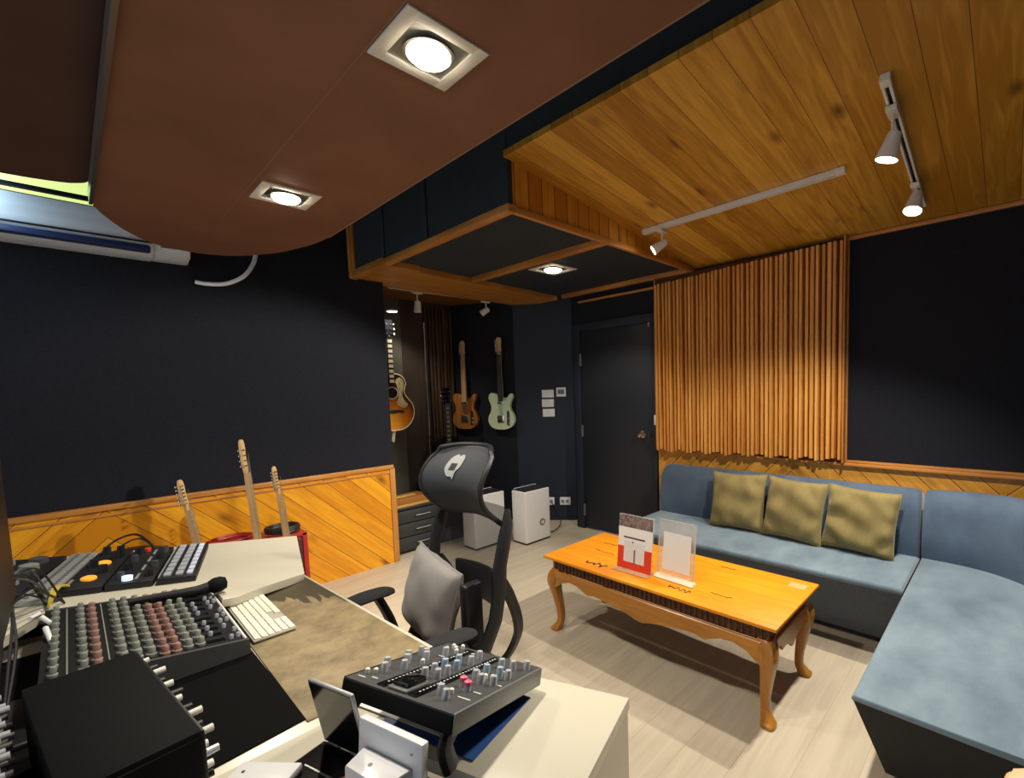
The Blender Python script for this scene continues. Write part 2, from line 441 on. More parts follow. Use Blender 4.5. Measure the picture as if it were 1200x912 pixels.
# ------------------------------------------------------------------ camera
def camera():
    f, y, p, r, cx, cy = 548.69, .7232, -.0751, -.0256, 702.49, 496.45
    cY, sY, cp, sp, cr, sr = math.cos(y), math.sin(y), math.cos(p), math.sin(p), math.cos(r), math.sin(r)
    fw = Vector((-sY*cp, cY*cp, sp)); rt = Vector((cY, sY, 0)); up = rt.cross(fw)
    r2 = rt*cr+up*sr; u2 = -rt*sr+up*cr
    cd = bpy.data.cameras.new('camera'); o = bpy.data.objects.new('camera', cd); C.objects.link(o)
    mt = Matrix.Identity(4)
    for i in range(3):
        mt[i][0] = r2[i]; mt[i][1] = u2[i]; mt[i][2] = -fw[i]
    mt.translation = (0, 0, 1.45); o.matrix_world = mt
    cd.sensor_width = 36; cd.lens = f/1200*36; cd.shift_x = (600-cx)/1200; cd.shift_y = (cy-456)/1200
    cd.clip_start = .02
    bpy.context.scene.camera = o
camera()

# ------------------------------------------------------------------ room shell
XL, YB, ZC = -3.97, 3.48, 2.95
def soff(y): return 2.40+.1206*(YB-y)          # underside of the sloping pine ceiling

struct('floor', MB().box((-5.0, -2.6, -.06), (2.2, 4.1, 0)), 'floor')
struct('ceiling', MB().box((-5.0, -2.6, ZC), (2.2, 4.1, ZC+.08)), 'ceil_dark')
struct('wall_left', MB().box((XL-.12, -2.6, 0), (XL, 1.81, ZC)), 'wall')
wb = MB()
wb.box((-3.42, YB, 0), (-3.31, YB+.12, ZC)); wb.box((-3.31, YB, 2.06), (-2.41, YB+.12, ZC)); wb.box((-2.41, YB, 0), (2.2, YB+.12, ZC))
struct('wall_back', wb, 'wall')
struct('wall_right', MB().box((1.3, -2.6, 0), (1.42, YB, ZC)), 'wall')
# corner wall carrying the switches, and its continuation behind the hung guitars
struct('wall_corner', MB().prism([(-4.1, 3.265), (-3.40, 3.777), (-3.48, 3.87), (-4.17, 3.36)], 0, ZC), 'wall_door')
struct('wall_guitars', MB().prism([(-4.1, 3.265), (-4.86, 2.91), (-4.90, 3.0), (-4.17, 3.36)], 0, ZC), 'wall')
struct('wall_alcove', MB().box((-4.94, 1.69, 0), (-4.80, 2.98, ZC)).box((-4.80, 1.69, 0), (XL-.12, 1.79, ZC)), 'alcove_board2')
# darker upright boards on the alcove wall
struct('trim_1', MB().box((-4.80, 1.80, 0), (-4.785, 2.34, 2.44)), 'alcove_board')
struct('trim_2', MB().cyl((-4.74, 2.575, .02), (-4.74, 2.575, 2.2), .010), 'chrome')
sl = MB()
for i in range(8):
    y = 2.60+i*.042
    sl.box((-4.80, y, .0), (-4.77+.008*(i % 2), y+.03, 2.36), .004)
struct('trim_3', sl, 'slat_dark')
struct('ceiling_alcove', MB().box((-4.84, 1.79, 2.425), (-4.10, 3.32, 2.46)), 'alcove_wood')

# dropped ceiling: timber frame, dark infill, front and side faces
band = MB().prism([(-4.11, 1.57), (-3.42, 1.57), (-3.42, 1.85), (-3.45, 1.86), (-3.58, 3.44), (-3.9, 3.44), (-4.11, 3.27)], 2.375, 2.43)
struct('trim_4', band, 'band_wood')
struct('ceiling_drop', MB().prism([(-3.42, 1.6), (-1.98, 1.6), (-1.98, 3.46), (-3.6, 3.46)], 2.415, 2.44), 'ceil_dark')
struct('trim_5', MB().box((-4.03, 1.555, 2.365), (-1.955, 1.605, 2.405), .003), 'trim_x')
struct('trim_6', MB().box((-3.47, 2.335, 2.372), (-1.985, 2.385, 2.415), .003), 'trim_x')
struct('trim_7', MB().box((-3.5, 3.42, 2.375), (-1.99, 3.455, 2.415), .003), 'trim_x')
struct('trim_8', MB().box((-3.30, 3.455, 2.305), (-2.34, 3.48, 2.325), .003), 'trim_x')
struct('trim_9', MB().box((-1.985, 1.605, 2.365), (-1.955, 3.40, 2.40), .003), 'trim_y')
struct('trim_10', MB().box((-3.968, 1.545, 2.37), (-3.938, 1.58, 2.94), .003).box((-3.92, 1.555, 2.40), (-3.90, 1.575, 2.94), .003), 'trim_z')
ff = MB().box((-4.06, 1.575, 2.40), (-1.97, 1.60, ZC))
for x in (-3.42, -2.82): ff.box((x, 1.562, 2.42), (x+.04, 1.576, ZC), .004)
ff.box((-1.97, 1.575, 2.645), (2.2, 1.60, ZC)).box((-2.0, 1.57, 2.405), (-1.972, 1.60, ZC))
struct('wall_drop', ff, 'ceil_dark')
fa = MB()
fa.add([(-1.972, 1.585, 2.395), (-1.972, 3.46, 2.375), (-1.972, 3.46, soff(3.46)+.02), (-1.972, 1.585, soff(1.585)+.02),
        (-2.0, 1.585, 2.395), (-2.0, 3.46, 2.375), (-2.0, 3.46, soff(3.46)+.02), (-2.0, 1.585, soff(1.585)+.02)],
       [(0, 1, 2, 3), (7, 6, 5, 4), (0, 3, 7, 4), (1, 5, 6, 2), (0, 4, 5, 1), (3, 2, 6, 7)])
struct('trim_11', fa, 'fascia')
wc = MB()
y0, y1 = 1.552, YB
wc.add([(-1.975, y0, soff(y0)), (2.2, y0, soff(y0)), (2.2, y1, soff(y1)), (-1.975, y1, soff(y1)),
        (-1.975, y0, soff(y0)+.03), (2.2, y0, soff(y0)+.03), (2.2, y1, soff(y1)+.03), (-1.975, y1, soff(y1)+.03)],
       [(0, 1, 2, 3), (7, 6, 5, 4), (0, 4, 5, 1), (1, 5, 6, 2), (2, 6, 7, 3), (3, 7, 4, 0)])
struct('ceiling_wood', wc, 'ceil_wood')
struct('trim_12', MB().box((-.84, 3.455, 2.375), (2.2, 3.48, 2.40), .003), 'trim_x')

# wainscots with cap rails
wl = MB().box((XL, -2.4, 0), (XL+.018, 1.79, .815))
struct('trim_13', wl, 'wains_left')
struct('trim_14', MB().box((XL, -2.4, .812), (XL+.034, 1.80, .845), .004).box((XL, -2.4, .775), (XL+.026, 1.79, .790), .003), 'trim_y')
struct('trim_15', MB().box((XL, 1.765, 0), (XL+.028, 1.81, .815), .003), 'trim_z')
struct('trim_16', MB().box((-2.36, YB-.015, 0), (1.3, YB, .895)), 'wains_back')
struct('trim_17', MB().box((-2.36, YB-.045, .885), (1.3, YB, .905), .003).box((-.84, YB-.03, .905), (1.3, YB, .922), .003), 'trim_x')
struct('trim_18', MB().box((-.842, YB-.03, .92), (-.828, YB, 2.38), .002), 'trim_z')
struct('baseboard_corner', MB().prism([(-4.09, 3.262), (-3.42, 3.752), (-3.425, 3.757), (-4.095, 3.267)], 0, .03), 'wall_door')

# door with frame, hinges and knob
dr = struct('door_1', MB().box((-3.295, YB-.004, .012), (-2.425, YB+.04, 2.035), .004), 'door')
struct('trim_19', MB().box((-3.39, YB-.02, 0), (-3.30, YB+.02, 2.10), .003).box((-2.42, YB-.02, 0), (-2.375, YB+.02, 2.10), .003)
       .box((-3.30, YB-.02, 2.026), (-2.42, YB+.02, 2.10), .003), 'wall_door')
for z in (1.74, 1.02, .20):
    MB().box((-3.312, YB-.012, z-.06), (-3.284, YB-.004, z+.06), .003).cyl((-3.298, YB-.014, z-.06), (-3.298, YB-.014, z+.06), .007, n=10).build('hinge', 'steel', dr)
k = MB(); k.cyl((-2.53, YB-.004, 1.02), (-2.53, YB-.016, 1.02), .033, n=20); k.cyl((-2.53, YB-.016, 1.02), (-2.53, YB-.045, 1.02), .012)
k.lathe([(.0, -.0), (.024, .004), (.030, .018), (.024, .032), (.0, .036)], 20, Matrix.Translation((-2.53, YB-.042, 1.02)) @ Matrix.Rotation(PI/2, 4, 'X'), cap=False)
k.build('door_knob', 'chrome', dr)
MB().cyl((-2.44, YB-.004, 1.02), (-2.44, YB-.014, 1.02), .016, n=14).build('thumb_lock', 'black_soft', dr)
MB().box((-2.46, YB-.02, 1.985), (-2.435, YB-.004, 2.022), .002).build('latch', 'steel', dr)

# slatted wood panel
t = thing('slat_panel', 'tall panel of vertical honey wood slats between door and black wall', 'wall panel', (-1.585, YB-.02, .9))
MB().box((-.745, -.02, .0), (.745, .003, 1.48)).build('backing', 'slat_back', t)
sb = MB()
n = 42; pitch = 1.49/n
for i in range(n):
    x = -.745+i*pitch
    dep = .045+.008*math.sin(i*2.1)+.006*math.sin(i*.37+1)
    w = pitch*(.60 if i % 3 else .72)
    zb = .025+.012*math.sin(i*1.3)-.03*(1-i/n)
    zt = 1.42+.055*(i/n)
    sb.box((x, -.02-dep, zb), (x+w, -.018, zt), .003, 1)
sb.build('slats', 'slat', t)
MB().box((-.75, -.07, .01), (-.738, .003, 1.47), .002).build('edge_board', 'trim_z', t); MB().box((.738, -.07, .01), (.75, .003, 1.50), .002).build('edge_board', 'trim_z', t)

# hung ceiling panels with rounded ends
def cloud_outline(x0, xs, ya, yb, bulge, n=24):
    yc, h = (ya+yb)/2, (yb-ya)/2
    pts = [(x0, yb), (xs, yb)]
    for i in range(1, n):
        a = PI/2+PI*i/n
        pts.append((xs+bulge*math.copysign(abs(math.cos(a))**.85, math.cos(a)), yc+h*math.copysign(abs(math.sin(a))**.85, math.sin(a))))
    return pts+[(xs, ya), (x0, ya)]
t = thing('ceiling_panel', 'large hung brown ceiling panel with a rounded end and two square downlights', 'ceiling panel', (-1.4, .57, 2.30))
arc = outline([(-2.80, 1.0), (-2.96, .985), (-3.13, .945), (-3.29, .892), (-3.44, .81), (-3.55, .715), (-3.605, .60), (-3.60, .49), (-3.545, .375), (-3.40, .275), (-3.20, .190), (-3.02, .140), (-2.85, .135)], 4, False)
MB().prism([(x+1.4, y-.57) for x, y in [(.6, 1.0)]+arc+[(.6, .135)]], 0, .035, .003).build('panel', 'cloud', t)
MB().prism([(x+1.4, y-.57) for x, y in cloud_outline(.6, -3.0, .124, .136, .004, 4)], -.006, .05).build('edge_trim', 'steel', t)
MB().box((-1.40, .428, -.001), (2.0, .434, .036)).build('edge_trim', 'seam', t)
MB().box((-1.42, -.0215, -.0012), (1.9, -.0185, .002)).build('seam', 'seam', t)
sup = MB()
for x in (-1.2, 0, 1.2): sup.cyl((x, 0, .035), (x, 0, .65), .008)
sup.build('hanger', 'steel', t)
t = thing('ceiling_panel', 'brown hung ceiling panel coloured dark as unlit, beside the pale glowing strip, without lights', 'ceiling panel', (-1.4, -.5, 2.36))
MB().prism([(x+1.4, y+.5) for x, y in cloud_outline(.6, -2.90, -.75, .126, .14)], 0, .035, .004).build('panel', 'cloud_unlit', t)
sup = MB()
for x in (-1.2, 0, 1.2): sup.cyl((x, 0, .035), (x, 0, .59), .008)
sup.build('hanger', 'steel', t)

# ------------------------------------------------------------------ lights
def spot(parent, loc, target, watts, size=R(90), blend=.6, rad=.03, col=(1, .91, .77)):
    ld = bpy.data.lights.new('lamp_light', 'SPOT'); ld.energy = watts; ld.spot_size = size; ld.spot_blend = blend
    ld.shadow_soft_size = rad; ld.color = col
    o = bpy.data.objects.new('lamp_light', ld); C.objects.link(o)
    o.location = loc; d = Vector(target)-Vector(loc); o.rotation_euler = d.to_track_quat('-Z', 'Y').to_euler()
    return o

def downlight(label, c, s, watts, size=R(120), tilt=(0, 0), col=(1, .91, .77)):
    t = thing('square_downlight', label, 'downlight', c)
    h = s/2; w = s*.15
    f = MB()
    f.box((-h, -h, -.006), (h, -h+w, .0), .001).box((-h, h-w, -.006), (h, h, .0), .001).box((-h, -h+w, -.006), (-h+w, h-w, 0), .001).box((h-w, -h+w, -.006), (h, h-w, 0), .001)
    f.build('frame', 'white', t)
    MB().box((-h+w, -h+w, -.001), (h-w, h-w, .003)).build('backplate', 'steel', t)
    MB().lathe([(s*.27, -.001), (s*.29, -.009), (s*.24, -.010)], 28, cap=False).build('ring', 'steel', t)
    MB().lathe([(s*.25, -.003), (s*.25, -.012), (s*.20, -.022), (s*.1, -.027), (.0001, -.028)], 28).build('lamp', 'lamp_on', t)
    spot(t, (c[0], c[1], c[2]-.045), (c[0]+tilt[0], c[1]+tilt[1], 0), watts, size, .5, s*.22, col)
downlight('square white downlight in brown ceiling panel, the large one over the desk', (-1.121, .661, 2.30), .212, 78)
downlight('square white downlight in brown ceiling panel near its rounded end', (-2.345, .679, 2.30), .212, 66)
downlight('square white downlight in the dark dropped ceiling before the door', (-2.80, 2.655, 2.415), .28, 45)

def rail(label, a, b, w=.034, h=.03):
    a = Vector(a); b = Vector(b); L = (b-a).length
    t = thing('track_rail', label, 'light track', a)
    q = (b-a).to_track_quat('X', 'Z'); t.rotation_mode = 'QUATERNION'; t.rotation_quaternion = q
    MB().box((0, -w/2, -h*.35), (L, w/2, 0), .002).box((0, -w/2, -h), (L, -w*.2, -h*.3), .002).box((0, w*.2, -h), (L, w/2, -h*.3), .002).build('rail', 'white', t)
    MB().box((.02, -w*.2, -h*.5), (L-.02, w*.2, -h*.36)).build('slot', 'black_soft', t)
    MB().box((-.012, -w/2-.001, -h-.001), (.03, w/2+.001, .0), .002).build('end_cap', 'white', t)
    MB().box((L-.03, -w/2-.001, -h-.001), (L+.012, w/2+.001, .0), .002).build('end_cap', 'white', t)
    return t
def spothead(label, top, drop, aim, on=True, watts=40, L=.105, r0=.024, r1=.042, size=R(75), group=None, swing=None, col=(1, .91, .77)):
    """adapter box in the rail, thin stem and a tapering lamp head aimed at a point"""
    top = Vector(top)
    t = thing('track_spotlight', label, 'spotlight', top, group=group)
    MB().box((-.02, -.045, -.02), (.02, .045, .0), .003).build('adapter', 'white', t)
    j = Vector((0, 0, -drop))
    MB().cyl((0, 0, -.018), j, .006, n=8).build('stem', 'white', t)
    d = (Vector(aim)-(top+j)).normalized()
    T = Matrix.Translation(j-d*.03) @ d.to_track_quat('Z', 'Y').to_matrix().to_4x4()
    h = MB().lathe([(r0*.6, -.005), (r0, 0), (r1, L), (r1*.93, L), (r1*.86, L-.012)], 22, T, cap=True).build('head', 'white', t)
    m = MB().lathe([(r1*.86, 0), (r1*.6, .004), (.0001, .006)], 22, T @ Matrix.Translation((0, 0, L-.010))).build('lamp', 'lamp_on' if on else 'steel', h)
    if on:
        p = top+j+d*(L-.01)
        spot(t, p, aim, watts, size, .45, r1*.8, col)
    return t
rail('white light track across the pine ceiling with one spotlight', (-1.88, 2.64, soff(2.64)), (-.66, 2.61, soff(2.61)))
rail('white light track on the pine ceiling nearest the sofa, with two lit spotlights', (-.385, 2.07, soff(2.07)), (-.405, 3.20, soff(3.20)))
rail('white light track under the dropped ceiling in the guitar alcove', (-4.23, 1.99, 2.425), (-4.17, 3.09, 2.425))
spothead('small lit spotlight hanging from the end of the long ceiling track', (-1.745, 2.64, soff(2.64)-.03), .095, (-3.97, .75, .55), True, 260, .10, .020, .034, R(62))
spothead('lit spotlight near the upper end of the sofa track, over the coffee table', (-.388, 2.24, soff(2.24)-.03), .12, (-1.0, 2.25, .3), True, 125, .10, .024, .044, R(118))
spothead('lit spotlight at the wall end of the sofa track', (-.398, 2.92, soff(2.92)-.03), .07, (-.75, 2.0, .0), True, 125, .10, .024, .044, R(96))
spothead('unlit white spotlight on the alcove track beside the sunburst guitar', (-4.215, 2.24, 2.395), .12, (-4.25, 2.2, 1.5), False, 0, .10, .026, .034)
spothead('unlit white spotlight on the alcove track above the wall guitars', (-4.18, 2.98, 2.395), .10, (-4.26, 2.86, 2.2), False, 0, .09, .026, .034)

# ------------------------------------------------------------------ sofa
def soft_slab(mb, pts, z0, z1, bev=.045, top=None):
    mb.prism(pts, z0, z1, bev, 4, top=top); return mb
t = thing('sofa', 'long blue velvet bench sofa holding three olive cushions, against the back wall', 'sofa', (-1.28, 3.05, 0), group=None)
ox, oy = -1.28, 3.05
def P(pts, ox=ox, oy=oy): return [(x-ox, y-oy) for x, y in pts]
soft_slab(MB(), P([(-2.19, 2.66), (-.378, 2.66), (-.378, 3.24), (-2.19, 3.24)]), .38, .42, .019).build('seat', 'sofa', t)
bk = MB()
def back_prof(y0, zt): return [(y0, .38), (y0-.015, .52), (y0+.005, .68), (y0+.03, zt-.05), (y0+.07, zt-.008), (y0+.13, zt), (y0+.19, zt-.03), (y0+.205, zt-.1), (y0+.205, .38)]
def back_strip(mb, path, zt=.80, rnd=.05, end_round=True):
    """backrest roll swept along a path of (x, y, dx, dy) stations; its ends are rounded"""
    prof = outline(back_prof(0, zt), 3, False)
    m = len(prof); rings = []
    for k, (x, y, nx, ny, sc) in enumerate(path):
        ring = []
        for d, z in prof:
            zz = .38+(z-.38)*sc; ring.append((x+nx*(.10+(d-.10)*sc), y+ny*(.10+(d-.10)*sc), zz))
        rings.append(ring)
    vs = [p for r in rings for p in r]; fs = []
    for i in range(len(rings)-1):
        for j in range(m):
            q = (j+1) % m; fs.append((i*m+j, (i+1)*m+j, (i+1)*m+q, i*m+q))
    fs.append(tuple(range(m))); fs.append(tuple((len(rings)-1)*m+j for j in range(m))[::-1])
    return mb.add(vs, fs)
st = [(-2.185, .90), (-2.180, .955), (-2.165, .985), (-2.13, 1.0), (-1.28, 1.0), (-.43, 1.0), (-.40, .99), (-.385, .965), (-.38, .92)]
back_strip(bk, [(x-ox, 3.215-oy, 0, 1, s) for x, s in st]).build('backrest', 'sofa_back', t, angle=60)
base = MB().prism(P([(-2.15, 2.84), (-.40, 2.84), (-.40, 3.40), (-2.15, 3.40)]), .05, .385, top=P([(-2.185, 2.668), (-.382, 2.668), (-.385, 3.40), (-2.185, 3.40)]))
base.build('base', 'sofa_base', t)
for x in (-2.08, -.5):
    for y in (2.90, 3.34): MB().cyl((x-ox, y-oy, 0), (x-ox, y-oy, .06), .022, .028).build('leg', 'black_soft', t)

t = thing('sofa', 'deep blue velvet chaise section of the sofa with a wide flat seat and no cushions', 'sofa', (.1, 2.3, 0))
ox, oy = .1, 2.3
sp_ = [(-.368, 1.64), (.20, 1.64), (.62, 1.64), (.62, 3.2), (.2, 3.24), (-.368, 3.24)]
soft_slab(MB(), P(sp_, ox, oy), .398, .42, .010).build('seat', 'sofa', t)
path = []
ctrl = [(-.368, 3.215, 0, 1, .92), (-.362, 3.215, 0, 1, .97), (-.34, 3.215, 0, 1, 1.), (-.15, 3.205, .05, 1, 1.03), (.02, 3.13, .25, .97, 1.05), (.16, 2.98, .6, .8, 1.06), (.26, 2.76, .93, .37, 1.06), (.29, 2.5, 1, 0, 1.06), (.29, 1.75, 1, 0, 1.04), (.29, 1.68, 1, 0, .98)]
ps, _ = catmull([Vector((c[0], c[1], c[4])) for c in ctrl], 0, 4); ns, _ = catmull([Vector((c[2], c[3], 0)) for c in ctrl], 0, 4)
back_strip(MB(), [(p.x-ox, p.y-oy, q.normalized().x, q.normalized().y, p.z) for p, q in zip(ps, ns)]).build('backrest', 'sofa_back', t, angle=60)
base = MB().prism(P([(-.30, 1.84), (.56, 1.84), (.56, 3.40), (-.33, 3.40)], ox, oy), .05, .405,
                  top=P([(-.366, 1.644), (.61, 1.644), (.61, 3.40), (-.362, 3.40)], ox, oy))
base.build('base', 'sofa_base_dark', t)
for x in (-.22, .46):
    for y in (1.92, 3.3): MB().cyl((x-ox, y-oy, 0), (x-ox, y-oy, .06), .022, .028).build('leg', 'black_soft', t)

def pillow_mesh(w, h, th, seed=0, wr=.012):
    rnd = random.Random(seed); ph = [rnd.uniform(0, 6) for _ in range(6)]
    mb = MB(); n = 26
    def surf(sg):
        def fn(a, b):
            u, v = a*2-1, b*2-1
            pin = 1-.07*(1-abs(u)**2.2)*abs(v)**3; pin2 = 1-.07*(1-abs(v)**2.2)*abs(u)**3
            e = max(0., (1-abs(u)**2.6))*max(0., (1-abs(v)**2.6)); d = th/2*e**.42
            d += wr*e**.5*math.sin(5*u+3*v+ph[0])*math.sin(4*v-2*u+ph[1])+wr*.6*e**.4*math.sin(13*u*v+ph[2])
            return (u*w/2*pin2, sg*max(d, .002), h/2+v*h/2*pin)
        return fn
    mb.grid(surf(-1), n, n); mb.grid(surf(1), n, n)
    return mb
def cushion(label, x, y, z, w, h, rz, lean, roll, seed, mat='cushion', group=None, name='cushion', th=.13, wr=.012):
    t = thing(name, label, 'cushion', (x, y, z), group=group, rot=(lean, roll, rz))
    mb = pillow_mesh(w, h, th, seed, wr)
    o = mb.build('cover', mat, t, angle=80)
    pts = []
    for k in range(60):
        a = k/60*4; s_, q = int(a), a-int(a)
        u, v = [(q*2-1, -1), (1, q*2-1), (1-q*2, 1), (-1, 1-q*2)][s_]
        pin = 1-.07*(1-abs(u)**2.2)*abs(v)**3; pin2 = 1-.07*(1-abs(v)**2.2)*abs(u)**3
        pts.append((u*w/2*pin2, 0, h/2+v*h/2*pin))
    MB().tube(pts+[pts[0]], .004, 6).build('piping', mat, t)
    return t
G = 'olive cushions along the sofa'
cushion('olive velvet cushion at the door end of the row on the blue sofa', -1.455, 3.085, .425, .40, .40, R(3), R(-14), R(-1), 1, group=G)
cushion('olive velvet cushion between the two others on the blue sofa', -1.070, 3.065, .425, .39, .40, R(-4), R(-14), R(2), 2, group=G)
cushion('creased olive velvet cushion beside the seam of the sofa sections', -.680, 3.060, .425, .40, .39, R(-2), R(-15), R(3), 5, group=G, wr=.018)

# ------------------------------------------------------------------ coffee table
t = thing('coffee_table', 'low carved wooden coffee table with an orange top and curved legs', 'table', (-1.385, 2.10, 0))
ZT = .46
MB().box((-.70, -.28, ZT-.016), (.70, .28, ZT), .003).build('tabletop', 'table', t)
cv = MB().box((-.655, -.243, ZT-.088), (.655, .243, ZT-.016), .004)
for i in range(46):
    x = -.64+i*.0285
    cv.box((x, -.249, ZT-.080), (x+.018, -.240, ZT-.026), .004, 1)
for i in range(16):
    y = -.222+i*.0285
    cv.box((.653, y, ZT-.068), (.661, y+.018, ZT-.026), .004, 1); cv.box((-.661, y, ZT-.068), (-.653, y+.018, ZT-.026), .004, 1)
cv.build('carved_frieze', 'table_carve', t)
def apron(L):
    """wavy lower edge from -L to L: shoulders at the legs, two scallops and a pendant"""
    h = [(-1, .265), (-.96, .285), (-.90, .318), (-.80, .338), (-.70, .332), (-.62, .312), (-.575, .292), (-.56, .302), (-.50, .306), (-.40, .302), (-.30, .296), (-.2, .286), (-.1, .274), (-.045, .268), (-.02, .258)]
    low = [(x*L, z) for x, z in h]+[(-x*L, z) for x, z in h[::-1]]
    return [(-L, .374), (L, .374)]+low[::-1]
ap = apron(.63)
for y0 in (-.262, .242): MB().prism(ap, y0, y0+.02, .004, 1, T=XZ).build('apron', 'table_apron', t)
YZ = Matrix(((0, 0, 1, 0), (1, 0, 0, 0), (0, 1, 0, 0), (0, 0, 0, 1)))
ap2 = apron(.21)
for x0 in (-.672, .652): MB().prism(ap2, x0, x0+.02, .004, 1, T=YZ).build('apron', 'table_apron', t)
for sx in (-1, 1):
    for sy in (-1, 1):
        q = [(.0, .382, .036), (.012, .352, .043), (.022, .305, .040), (.016, .25, .033), (.006, .18, .027), (-.002, .11, .022), (-.002, .06, .021), (.010, .028, .028), (.018, .012, .034), (.019, 0, .032)]
        mb = MB(); cx, cy = sx*.632, sy*.215
        pts, rr = catmull([Vector((cx+sx*d, cy+sy*d, z)) for d, z, _ in q], [r_ for _, _, r_ in q], 4)
        vs = []; fs = []; nn = 16
        for p, r_ in zip(pts, rr):
            for k in range(nn):
                a = 2*PI*k/nn; c_, s_ = math.cos(a), math.sin(a); m_ = (abs(c_)**4+abs(s_)**4)**.25
                vs.append((p.x+r_*c_/m_*.92, p.y+r_*s_/m_*.92, p.z))
        for i in range(len(pts)-1):
            for k in range(nn):
                j = (k+1) % nn; fs.append((i*nn+k, i*nn+j, (i+1)*nn+j, (i+1)*nn+k))
        fs.append(tuple(range(nn))); fs.append(tuple((len(pts)-1)*nn+k for k in range(nn)))
        mb.add(vs, fs).build('leg', 'table_leg', t)
MB().box((.585, .165, ZT), (.665, .225, ZT+.0012)).build('sticker', 'sticker', t)
def squiggle(x, y, L, amp, n, seed, rad=.0016):
    rnd = random.Random(seed); pts = []
    for i in range(n):
        pts.append((x+L*i/n+rnd.uniform(-.4, .4)*L/n, y+rnd.uniform(-amp, amp), ZT+.0012))
    return pts
for k, (x, y, L, am, n_) in enumerate([(-.42, -.20, .15, .024, 16), (.10, -.10, .10, .016, 14), (.13, -.19, .13, .014, 18), (.33, -.13, .12, .008, 10), (-.55, .12, .14, .008, 10), (-.52, -.02, .18, .010, 12), (-.06, .12, .1, .01, 8), (.22, .2, .1, .006, 8)]):
    MB().tube(squiggle(x, y, L, am, n_, k), (.0036, .0022, .002)[k] if k < 3 else .0015, 5, smooth=3).build('inscription', 'ink' if k < 1 else 'ink', t)

# flyer stand and clear stand on the table
t = thing('flyer_stand', 'clear stand with a red and white flyer on the coffee table', 'sign', (-1.503, 1.952, ZT), rot=(R(-7), 0, 0))
W, H = .232, .30
MB().box((-W/2, -.003, .004), (W/2, .003, H), .001).build('clear_panel', 'acrylic', t)
fl = MB().box((-W/2+.003, -.0042, .006), (W/2-.003, -.0032, H-.004)).build('flyer', 'paper', t)
MB().box((-W/2+.003, -.0052, H*.77), (W/2-.003, -.0042, H-.004)).build('photo_strip', 'flyer_grey', fl)
rd = MB().prism([(-W/2+.003, .006), (W/2-.003, .006), (W/2-.003, .125), (.066, .125), (.066, .045), (-.072, .045), (-.072, .125), (-W/2+.003, .125)], -.0052, -.0042, T=XZ)
rd.build('red_border', 'red', fl)
MB().box((-.075, -.0055, .172), (.066, -.0045, .180)).build('title_bar', 'ink_dark', fl)
MB().box((-.072, -.0050, .05), (.066, -.0042, .155)).build('map_box', 'ink_grey', fl)
MB().box((-.004, -.0056, .03), (.006, -.0048, .115)).build('map_road', 'flyer_grey', fl)
MB().box((-.018, -.0056, .150), (-.010, -.0048, .158)).build('map_pin', 'ink_dark', fl)
MB().prism([(-W/2, .0), (W/2, .0), (W/2, .006), (-W/2, .006)], -.05, .02, T=XZ).build('foot', 'acrylic', t)
t = thing('sign_holder', 'clear acrylic holder with a small blank white sheet on the coffee table', 'sign', (-1.268, 1.985, ZT), rot=(R(-7), 0, R(-2)))
W, H = .222, .30
MB().box((-W/2, -.003, .004), (W/2, .003, H), .001).build('clear_panel', 'acrylic', t)
MB().box((-W/2+.034, -.0042, .045), (W/2-.022, -.0032, H-.062)).build('paper_sheet', 'paper', t)
e = MB(); e.box((-W/2, -.0035, .0), (-W/2+.004, .0035, H)).box((W/2-.004, -.0035, 0), (W/2, .0035, H)).box((-W/2, -.0035, H-.004), (W/2, .0035, H))
e.build('polished_edge', 'acrylic_edge', t)
MB().prism([(-.028, 0), (.016, 0), (.006, .017), (-.012, .020)], -W/2-.004, W/2+.010, .002, T=Matrix(((0, 0, 1, 0), (1, 0, 0, 0), (0, 1, 0, 0), (0, 0, 0, 1)))).build('foot', 'cream', t)

# ------------------------------------------------------------------ switches, outlets, thermostat
u = Vector((.807, .59, 0)).normalized(); base0 = Vector((-3.824, 3.471, 0))
def onwall(s_, z): return base0+u*s_+Vector((0, 0, z))
th = math.atan2(.59, .807)
G = 'white switch plates by the door'
for s_, z, lab, ng in ((.015, 1.405, 'white switch plate beside the thermostat, uppermost of three', 1), (.012, 1.303, 'white switch plate second from the top of three', 2), (.018, 1.197, 'white switch plate lowest of the three on dark wall', 1)):
    t = thing('switch_plate', lab, 'light switch', onwall(s_, z), th, G)
    MB().box((-.066, -.010, -.043), (.066, 0, .043), .004).build('plate', 'white_gloss', t)
    for i in range(ng): MB().box((-.03+i*.03-(.0 if ng > 1 else -.012), -.0125, -.022), (-.01+i*.03-(.0 if ng > 1 else -.012), -.009, .022), .002).build('rocker', 'white', t)
t = thing('thermostat', 'square white thermostat with a grey display on dark wall', 'thermostat', onwall(.162, 1.42), th)
MB().box((-.052, -.018, -.05), (.052, 0, .05), .005).build('housing', 'white_gloss', t)
MB().box((-.034, -.0195, -.022), (.034, -.017, .028)).build('display', 'lcd', t)
for s_, lab in ((-.01, 'white wall outlet with the purifier plug, next to the air purifier'), (.17, 'white double wall outlet low on dark wall, nearer the door')):
    t = thing('wall_outlet', lab, 'outlet', onwall(s_, .215), th)
    MB().box((-.06, -.02, -.043), (.06, 0, .043), .006).build('plate', 'white_gloss', t)
    for i in (-.026, .026):
        MB().box((i-.016, -.0215, -.016), (i+.016, -.019, .016), .002).build('socket', 'knob_grey', t)
t = thing('door_switch', 'small white push switch beside the door at the slat panel', 'light switch', (-2.372, YB-.021, 1.155))
MB().box((-.022, -.012, -.045), (.022, 0, .045), .004).build('plate', 'white_gloss', t)
MB().box((-.008, -.0145, -.012), (.008, -.011, .012), .002).build('button', 'white', t)

